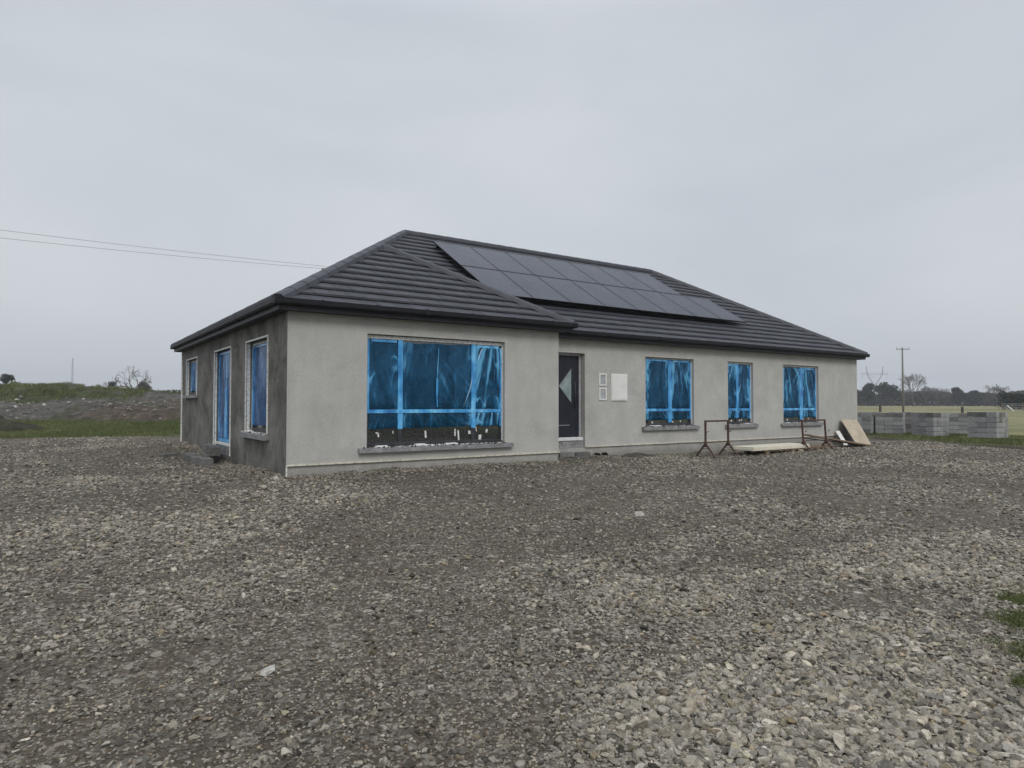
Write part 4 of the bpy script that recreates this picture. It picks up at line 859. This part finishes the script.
# ------------------------------------------------------------ rubble bank
def bank_h(s,dp):
    n=fbm(s,dp,5,4,21); n2=fbm(s,dp,1.3,4,23)
    ridge=1.95+.25*sst(-26,-34,s)-.55*sst(-27,-19,s)
    foot=35.5+(n-.5)*2.5
    front=sst(foot,foot+2.7,dp)*(1.02+.35*(n-.5)); back=sst(40.2,43.5,dp+(n-.5)*1.5)*(ridge-1.0)
    fall=sst(52,47,dp)*sst(-56,-46,s)*sst(-2,-9,s)
    return (front+back)*fall+((n2-.5)*.5+(fbm(s,dp,.6,3,25)-.5)*.25)*sst(foot-.3,foot+1,dp)*fall
def make_bank():
    S=np.arange(-58,0,.3); Dp=np.arange(34,54,.25); A,B_=np.meshgrid(S,Dp); X=CP.x+RH.x*A+FH.x*B_; Y=CP.y+RH.y*A+FH.y*B_
    hh=bank_h(A,B_); fz=field_z(X,Y); Z=fz+hh-.06
    idx=np.arange(A.size).reshape(A.shape); F=np.stack([idx[:-1,:-1],idx[:-1,1:],idx[1:,1:],idx[1:,:-1]],-1).reshape(-1,4)
    V=np.stack([X,Y,Z],-1).reshape(-1,3); h=hh.ravel(); a=A.ravel(); b=B_.ravel(); n=fbm(a,b,2.2,4,31)
    green=np.array([.062,.072,.034]); grey=np.array([.115,.108,.096]); red=np.array([.10,.080,.063]); brown=np.array([.08,.066,.05])
    rr=sst(-24.8,-21.8,a+(n-.5)*4)*sst(1.5,.9,h+(n-.5)*.8)
    c=grey[None]*(1-rr[:,None])+red[None]*rr[:,None]
    gm=np.clip(sst(1.15,1.5,h+(n-.5)*.9)*sst(-22.5,-25,a+(n-.5)*3)+sst(.3,.05,h)*.9+sst(.6,.7,n)*.6,0,1)
    gm=gm*(1-.75*sst(.52,.66,fbm(a,b,1.6,4,77))*(h>.9))
    c=c*(1-gm[:,None])+green[None]*gm[:,None]
    o=np_mesh('rubble_bank',V,F,M['spoil'],cattrs={'tint':c},smooth=True); tag(o,'long bank of rubble and soil with green growth on top, left of the house','rubble bank')
    # stones on it
    g=RNG; n=5200; s=g.uniform(-46,-9,n); d=g.uniform(35.6,44,n); hh=bank_h(s,d); k=(hh>.15)&((hh<1.45)|(s>-25)); s=s[k];d=d[k];hh=hh[k]
    kk=g.random(len(s))<np.clip(fbm(s,d,2.5,3,44)*2-.6,.05,1); s=s[kk];d=d[kk];hh=hh[kk]
    x=CP.x+RH.x*s+FH.x*d; y=CP.y+RH.y*s+FH.y*d; z=field_z(x,y)+hh-.04; sz=.035+.10*g.random(len(s))**4; L_=g.uniform(.1,.24,len(s))+np.where(g.random(len(s))<.08,.2,0)
    o=rocks_mesh('rubble_stones',np.stack([x,y,z],1),sz,np.stack([L_,L_*.97,L_*.9],1),M['stone']); tag(o,'pale broken stones scattered over the rubble bank','rubble',kind='stuff')
make_bank()
# low dark heap at far left, nearer than the bank
def small_heap():
    P=w2(-8,31); n=41; g=np.linspace(-1,1,n); X,Y=np.meshgrid(g,g); rr=np.hypot(X,Y); wx=P.x+(X*RH.x*2.6+Y*FH.x*1.6); wy=P.y+(X*RH.y*2.6+Y*FH.y*1.6)
    Z=field_z(wx,wy)-.08+.72*np.clip(1-rr,0,1)**.8*(.4+1.2*fbm(wx,wy,.6,4,51)); idx=np.arange(n*n).reshape(n,n); F=np.stack([idx[:-1,:-1],idx[:-1,1:],idx[1:,1:],idx[1:,:-1]],-1).reshape(-1,4)
    V=np.stack([wx,wy,Z],-1).reshape(-1,3); o=np_mesh('soil_heap',V,F,M['spoil'],cattrs={'tint':np.tile([[.05,.05,.032]],(len(V),1))},smooth=True); tag(o,'small dark overgrown soil heap in the grass at the far left','heap')
small_heap()
# ------------------------------------------------------------ grass
def grass(name,P,h,w,label,seed):
    g=np.random.default_rng(seed); n=len(P); a=g.uniform(0,2*np.pi,n); lean=g.normal(0,.45,(n,2)); hh=h*g.uniform(.5,1.3,n); dx=np.stack([np.cos(a),np.sin(a),np.zeros(n)],1)*w/2
    mid=P+np.c_[lean*hh[:,None]*.35,hh*.6]; tip=P+np.c_[lean*hh[:,None],hh]
    V=np.stack([P-dx,P+dx,mid+dx*.7,tip,mid-dx*.7],1).reshape(-1,3); F=np.arange(n*5).reshape(n,5)
    o=np_mesh(name,V,F,M['grass'],attrs={'rnd':np.clip(g.normal(.45,.25,n)+(fbm(P[:,0],P[:,1],1.7,3,9)-.5)*.9,0,1)}); tag(o,label,'grass',kind='stuff')
g=RNG
s=g.uniform(-46,-8,110000); d=g.uniform(26,37.5,110000); x=CP.x+RH.x*s+FH.x*d; y=CP.y+RH.y*s+FH.y*d
k=(yard_out(x,y)>.35+g.random(len(x))*.7)&(fbm(x,y,1.1,3,14)>.34); x=x[k];y=y[k]; 
grass('grass_strip',np.stack([x,y,field_z(x,y)+0*x],1),.13,.022,'rough green grass between the gravel yard and the rubble bank',1)
s=g.uniform(-48,-20,52000); d=g.uniform(38.5,47,52000); hh=bank_h(s,d); n=fbm(s,d,2.2,4,31); k=(hh+(n-.5)*.9>1.25)&(s+(n-.5)*3<-23.5)&(fbm(s,d,1.0,3,61)>.47)&(g.random(len(s))<.6); s=s[k];d=d[k];hh=hh[k]; x=CP.x+RH.x*s+FH.x*d; y=CP.y+RH.y*s+FH.y*d
grass('bank_weeds',np.stack([x,y,field_z(x,y)+hh-.08],1),.2,.035,'weeds and grass growing along the top of the rubble bank',2)
x=g.uniform(21,36,80000); y=g.uniform(-12,9,80000); o_=yard_out(x,y); k=(o_>.5+g.random(len(x))*1.0)&(o_<8)&(fbm(x,y,1.1,3,19)>.36); x=x[k];y=y[k]
grass('grass_margin',np.stack([x,y,field_z(x,y)],1),.09,.018,'short green grass around the block packs at the field edge',3)
pts=[]
for px,py,n_,rx in ((1028,598,2000,.13),(1040,622,3000,.22),(1034,684,1100,.10),(1050,655,1600,.2),(1075,600,3000,.35),(1000,640,60,.10),(1018,596,500,.12)):
    P=ground_px(px,py,-.41); u=g.normal(0,rx*.55,(n_,2)); pts.append(np.array([P])+u)
pts=np.vstack(pts); grass('grass_tufts',np.c_[pts,yard_z(pts[:,0],pts[:,1])-.0],.038,.004,'green grass tufts pushing through the gravel at the right edge',4)
# ------------------------------------------------------------ fences, poles, mast, pylon
FG='timber posts of the wire field fence'
fp=[ctow((px-512)/FPX*dp,dp) for px,dp in ((838,47),(880,45),(962,41),(1052,37.5))]
names_=['fence post hidden behind the house end','dark fence post standing left of the utility pole','dark fence post rising above the middle of the block packs','fence post outside the right edge']
for i,(P,lb) in enumerate(zip(fp,names_)):
    z=float(field_z(np.array([P.x]),np.array([P.y]))[0]); mb=MB(); mb.tube([(0,0,-.3),(0,0,1.22+.05*(i%2))],.075,9); o=mb.build('fence_post',M['postw']); o.location=(P.x,P.y,z); tag(o,lb,'fence post',FG)
mb=MB()
for hz in (.35,.7,1.05):
    mb.tube([(P.x,P.y,float(field_z(np.array([P.x]),np.array([P.y]))[0])+hz) for P in fp],.004,4)
o=mb.build('fence_wire',M['wire']); tag(o,'thin wire strands strung between the field fence posts','wire')
# rail fence at right
rf=empty('rail_fence',w2(1002,118,-.1)); tag(rf,'dark horizontal rail fence in front of the conifer hedge at right','fence')
dr=(w2(1090,108)-w2(1002,118)); ln=dr.length; dr=dr.normalized()
for k in range(0,9):
    mb=MB(); p=dr*(ln*k/8); mb.obox((p.x,p.y,-.2),(p.x,p.y,1.3),.12,.12); mb.build('post',M['woodb'],rf)
for z in (.3,.62,.95,1.22):
    mb=MB(); p=dr*ln; mb.obox((0,-.08,z),(p.x,p.y-.08,z),.04,.12); mb.build('rail',M['galv'],rf)
P=w2(1010,104,.0); mb=MB(); mb.obox((-.45,.0,.95),(.55,0,.1),.14,.14); o=mb.build('white_strut',M['wp']); o.location=(P.x,P.y,-.1); o.rotation_euler=(0,0,math.atan2(RH.y,RH.x)); tag(o,'white sloping post in the field before the rail fence','post')
def utility_pole(loc,h,rz,arm,label,n=2):
    o=empty('utility_pole',loc,rz); tag(o,label,'pole','wooden utility poles'); mb=MB(); mb.tube([(0,0,-.5),(0,0,h*.5),(0,0,h)],[.15,.13,.1],10); mb.build('shaft',M['pole'],o)
    mb=MB(); mb.obox((-arm,-.12,h-.25),(arm,-.12,h-.25),.09,.11); mb.build('crossarm',M['galv'],o)
    for x in ((-arm+.06,arm-.06) if n==2 else (-arm+.06,0,arm-.06)):
        mb=MB(); mb.tube([(x,-.12,h-.2),(x,-.12,h-.08),(x,-.12,h-.05),(x,-.12,h+.03)],[.03,.03,.055,.035],8); mb.build('insulator',M['jamb'],o)
P=w2(903,97); aR=math.atan2(RH.y,RH.x)
utility_pole((P.x,P.y,-.3),9.55,aR,.95,'tall utility pole with a crossarm standing in the field right of the house',3)
# line passing behind the house
pa=w2(322,40); pb=w2(-250,27.7); H1=9.42
dl=(pa-pb); ang=math.atan2(dl.y,dl.x)+math.pi/2
utility_pole((pa.x,pa.y,-.3),9.44,ang,.45,'utility pole behind the house, only its top above the roof hip',2)
utility_pole((pb.x,pb.y,-.3),9.6,ang,1.31,'utility pole outside the left edge carrying the line to the house',2)
sd=Vector((math.cos(ang),math.sin(ang),0))
for sg,lb in ((-1,'left power line wire, higher of the two, sloping to the roof hip'),(1,'right power line wire, lower of the two, sloping to the roof hip')):
    pts=[]
    for k in range(25):
        t=k/24; w_=.39*(1-t)+1.25*t; q=pa.lerp(pb,t)+sd*sg*w_; pts.append((q.x,q.y,9.2-.6*t*(1-t)+.12*t))
    mb=MB(); mb.tube(pts,.008,5); o=mb.build('power_line',M['wire']); tag(o,('upper' if sg==-1 else 'lower')+' of the two thin power lines crossing the sky at left','wire','power lines at left')
# field line wires
# lattice mast
def lattice(mb,b,t,w0,w1,n,r,r2):
    b=Vector(b);t=Vector(t); c=[Vector((1,1,0)),Vector((-1,1,0)),Vector((-1,-1,0)),Vector((1,-1,0))]
    for k in range(n):
        f0,f1=k/n,(k+1)/n; p0=b.lerp(t,f0);p1=b.lerp(t,f1); a0=w0+(w1-w0)*f0; a1=w0+(w1-w0)*f1
        for i in range(4):
            A=p0+c[i]*a0/2;B=p1+c[i]*a1/2;Cc=p0+c[(i+1)%4]*a0/2;Dd=p1+c[(i+1)%4]*a1/2
            mb.obox(A,B,r,r); mb.obox(A,Dd,r2,r2); mb.obox(Cc,B,r2,r2); mb.obox(B,Dd,r2,r2)
P=w2(72,600,0); mb=MB(); lattice(mb,(0,0,0),(0,0,41),1.7,.6,26,.22,.12); o=mb.build('lattice_mast',M['galv']); o.location=P; tag(o,'slender lattice radio mast far away on the left skyline','mast')
M['pyl']=mat('hazed_zinc',(.42,.44,.47),.7)  # light grey puts the distance haze into the pylon's own colour
def pylon():
    P=w2(875,430,0); o=empty('pylon',P,aR); tag(o,'faint lattice electricity pylon far behind the house corner','pylon')
    mb=MB(); lattice(mb,(0,0,0),(0,0,13.5),5,1.6,7,.12,.07); mb.build('tower_body',M['pyl'],o)
    mb=MB()
    for s in (-1,1):
        lattice(mb,(s*.6,0,13.5),(s*4.6,0,19.5),.8,.5,5,.10,.06); lattice(mb,(s*4.6,0,19.5),(s*5.4,0,25.5),.5,.2,4,.10,.06)
    mb.build('tower_arm',M['pyl'],o); mb=MB(); lattice(mb,(-8.5,0,20.2),(8.5,0,20.2),.0,.0,1,.1,.1)
    for k in range(18):
        x=-8.5+k*17/18; mb.obox((x,0,20.0),(x+17/18,0,20.0),.16,.16); mb.obox((x,0,20.9),(x+17/18,0,20.9),.16,.16); mb.obox((x,0,20.0),(x+17/18,0,20.9),.1,.1)
    mb.build('crossarm',M['pyl'],o)
    for x in (-8,8): mb=MB(); mb.tube([(x,0,20),(x,0,17.6)],.12,5); mb.build('insulator',M['pyl'],o)
    mb=MB()
    mb.tube([(-3.2,0,20),(0,0,17.6),(3.2,0,20)],.1,5)
    mb.build('insulator',M['pyl'],o)
pylon()
# bits of litter stone on the gravel near the corner
for i,(px,py,sz,lb) in enumerate([(276,489,.09,'pale lump of rubble on the gravel below the corner of the house'),(268,661,.05,'pale flat stone lying on the gravel at lower left'),(640,517,.07,'pale angular stone on the gravel in the middle of the yard')]):
    x,y=ground_px(px,py,-.35); rr=rocks_mesh('loose_rock',np.array([[0,0,0.]]),np.array([sz]),np.array([[.38,.37,.34]]),M['stone'],flat=.5); rr.location=(x,y,gz(x,y)); tag(rr,lb,'stone')
# ------------------------------------------------------------ haze
HAZE=True
if HAZE:
    mb=MB(); mb.box((-1900,-1900,-6),(1900,1900,60)); o=mb.build('haze',bpy.data.materials.new('haze_air')); tag(o,'thin pale winter haze over the fields','haze',kind='stuff'); m=o.data.materials[0]; m.use_nodes=True; nt=m.node_tree; nt.nodes.clear()
    ov=nt.nodes.new('ShaderNodeOutputMaterial'); pv=nt.nodes.new('ShaderNodeVolumePrincipled'); pv.inputs['Color'].default_value=(.93,.95,1,1); pv.inputs['Density'].default_value=.0006; pv.inputs['Anisotropy'].default_value=.2; nt.links.new(pv.outputs[0],ov.inputs['Volume'])
# ------------------------------------------------------------ light
SUN_EL,SUN_AZ=R(42),None
sd=Vector((RH.x*.3-FH.x*.95,RH.y*.3-FH.y*.95,0)).normalized(); sdir=Vector((sd.x*math.cos(SUN_EL),sd.y*math.cos(SUN_EL),math.sin(SUN_EL)))
sl=bpy.data.lights.new('sun','SUN'); sl.energy=1.2; sl.angle=R(25); sl.color=(1,.97,.93); so=bpy.data.objects.new('sun',sl); COL.objects.link(so)
so.rotation_euler=sdir.to_track_quat('Z','Y').to_euler()
w=bpy.data.worlds.new('World'); scene.world=w; w.use_nodes=True; nt=w.node_tree; bg=nt.nodes['Background']; out=nt.nodes['World Output']
sky=nt.nodes.new('ShaderNodeTexSky'); sky.sky_type='NISHITA'; sky.sun_disc=False; sky.sun_elevation=SUN_EL; sky.sun_rotation=math.atan2(sd.x,sd.y); sky.air_density=1.5; sky.dust_density=4
nt.links.new(sky.outputs[0],bg.inputs[0]); bg.inputs[1].default_value=.07
# cloud deck: overcast, brighter overhead
tc=nt.nodes.new('ShaderNodeTexCoord'); mp=nt.nodes.new('ShaderNodeMapping'); mp.inputs['Scale'].default_value=(1,1,2.6); nt.links.new(tc.outputs['Generated'],mp.inputs[0])
nz=nt.nodes.new('ShaderNodeTexNoise'); nz.inputs['Scale'].default_value=1.8; nz.inputs['Detail'].default_value=7; nz.inputs['Roughness'].default_value=.5; nz.inputs['Distortion'].default_value=.4; nt.links.new(mp.outputs[0],nz.inputs['Vector'])
cr=nt.nodes.new('ShaderNodeValToRGB'); cr.color_ramp.elements[0].position=.36; cr.color_ramp.elements[0].color=(.53,.57,.62,1); cr.color_ramp.elements[1].position=.64; cr.color_ramp.elements[1].color=(.615,.645,.685,1); nt.links.new(nz.outputs['Fac'],cr.inputs[0])
sx=nt.nodes.new('ShaderNodeSeparateXYZ'); nt.links.new(tc.outputs['Generated'],sx.inputs[0])
el=nt.nodes.new('ShaderNodeMapRange'); el.inputs['From Min'].default_value=.5; el.inputs['From Max'].default_value=1; el.inputs['To Min'].default_value=1; el.inputs['To Max'].default_value=2.6; nt.links.new(sx.outputs[2],el.inputs['Value'])
b2=nt.nodes.new('ShaderNodeBackground'); nt.links.new(cr.outputs[0],b2.inputs[0]); nt.links.new(el.outputs[0],b2.inputs[1])
mx=nt.nodes.new('ShaderNodeMixShader'); mx.inputs[0].default_value=.92; nt.links.new(bg.outputs[0],mx.inputs[1]); nt.links.new(b2.outputs[0],mx.inputs[2]); nt.links.new(mx.outputs[0],out.inputs['Surface'])
# ------------------------------------------------------------ camera
cd=bpy.data.cameras.new('camera'); co=bpy.data.objects.new('camera',cd); COL.objects.link(co)
mw=Matrix((RT,UP,-FW)).transposed().to_4x4(); mw.translation=CP; co.matrix_world=mw
cd.sensor_fit='HORIZONTAL'; cd.sensor_width=36; cd.lens=FPX/1024*36; cd.clip_start=.05; cd.clip_end=6000; scene.camera=co
scene.render.engine='CYCLES'; scene.render.resolution_x=1024; scene.render.resolution_y=768
scene.view_settings.view_transform='Standard'; scene.view_settings.look='None'; scene.view_settings.exposure=.14; scene.view_settings.gamma=1
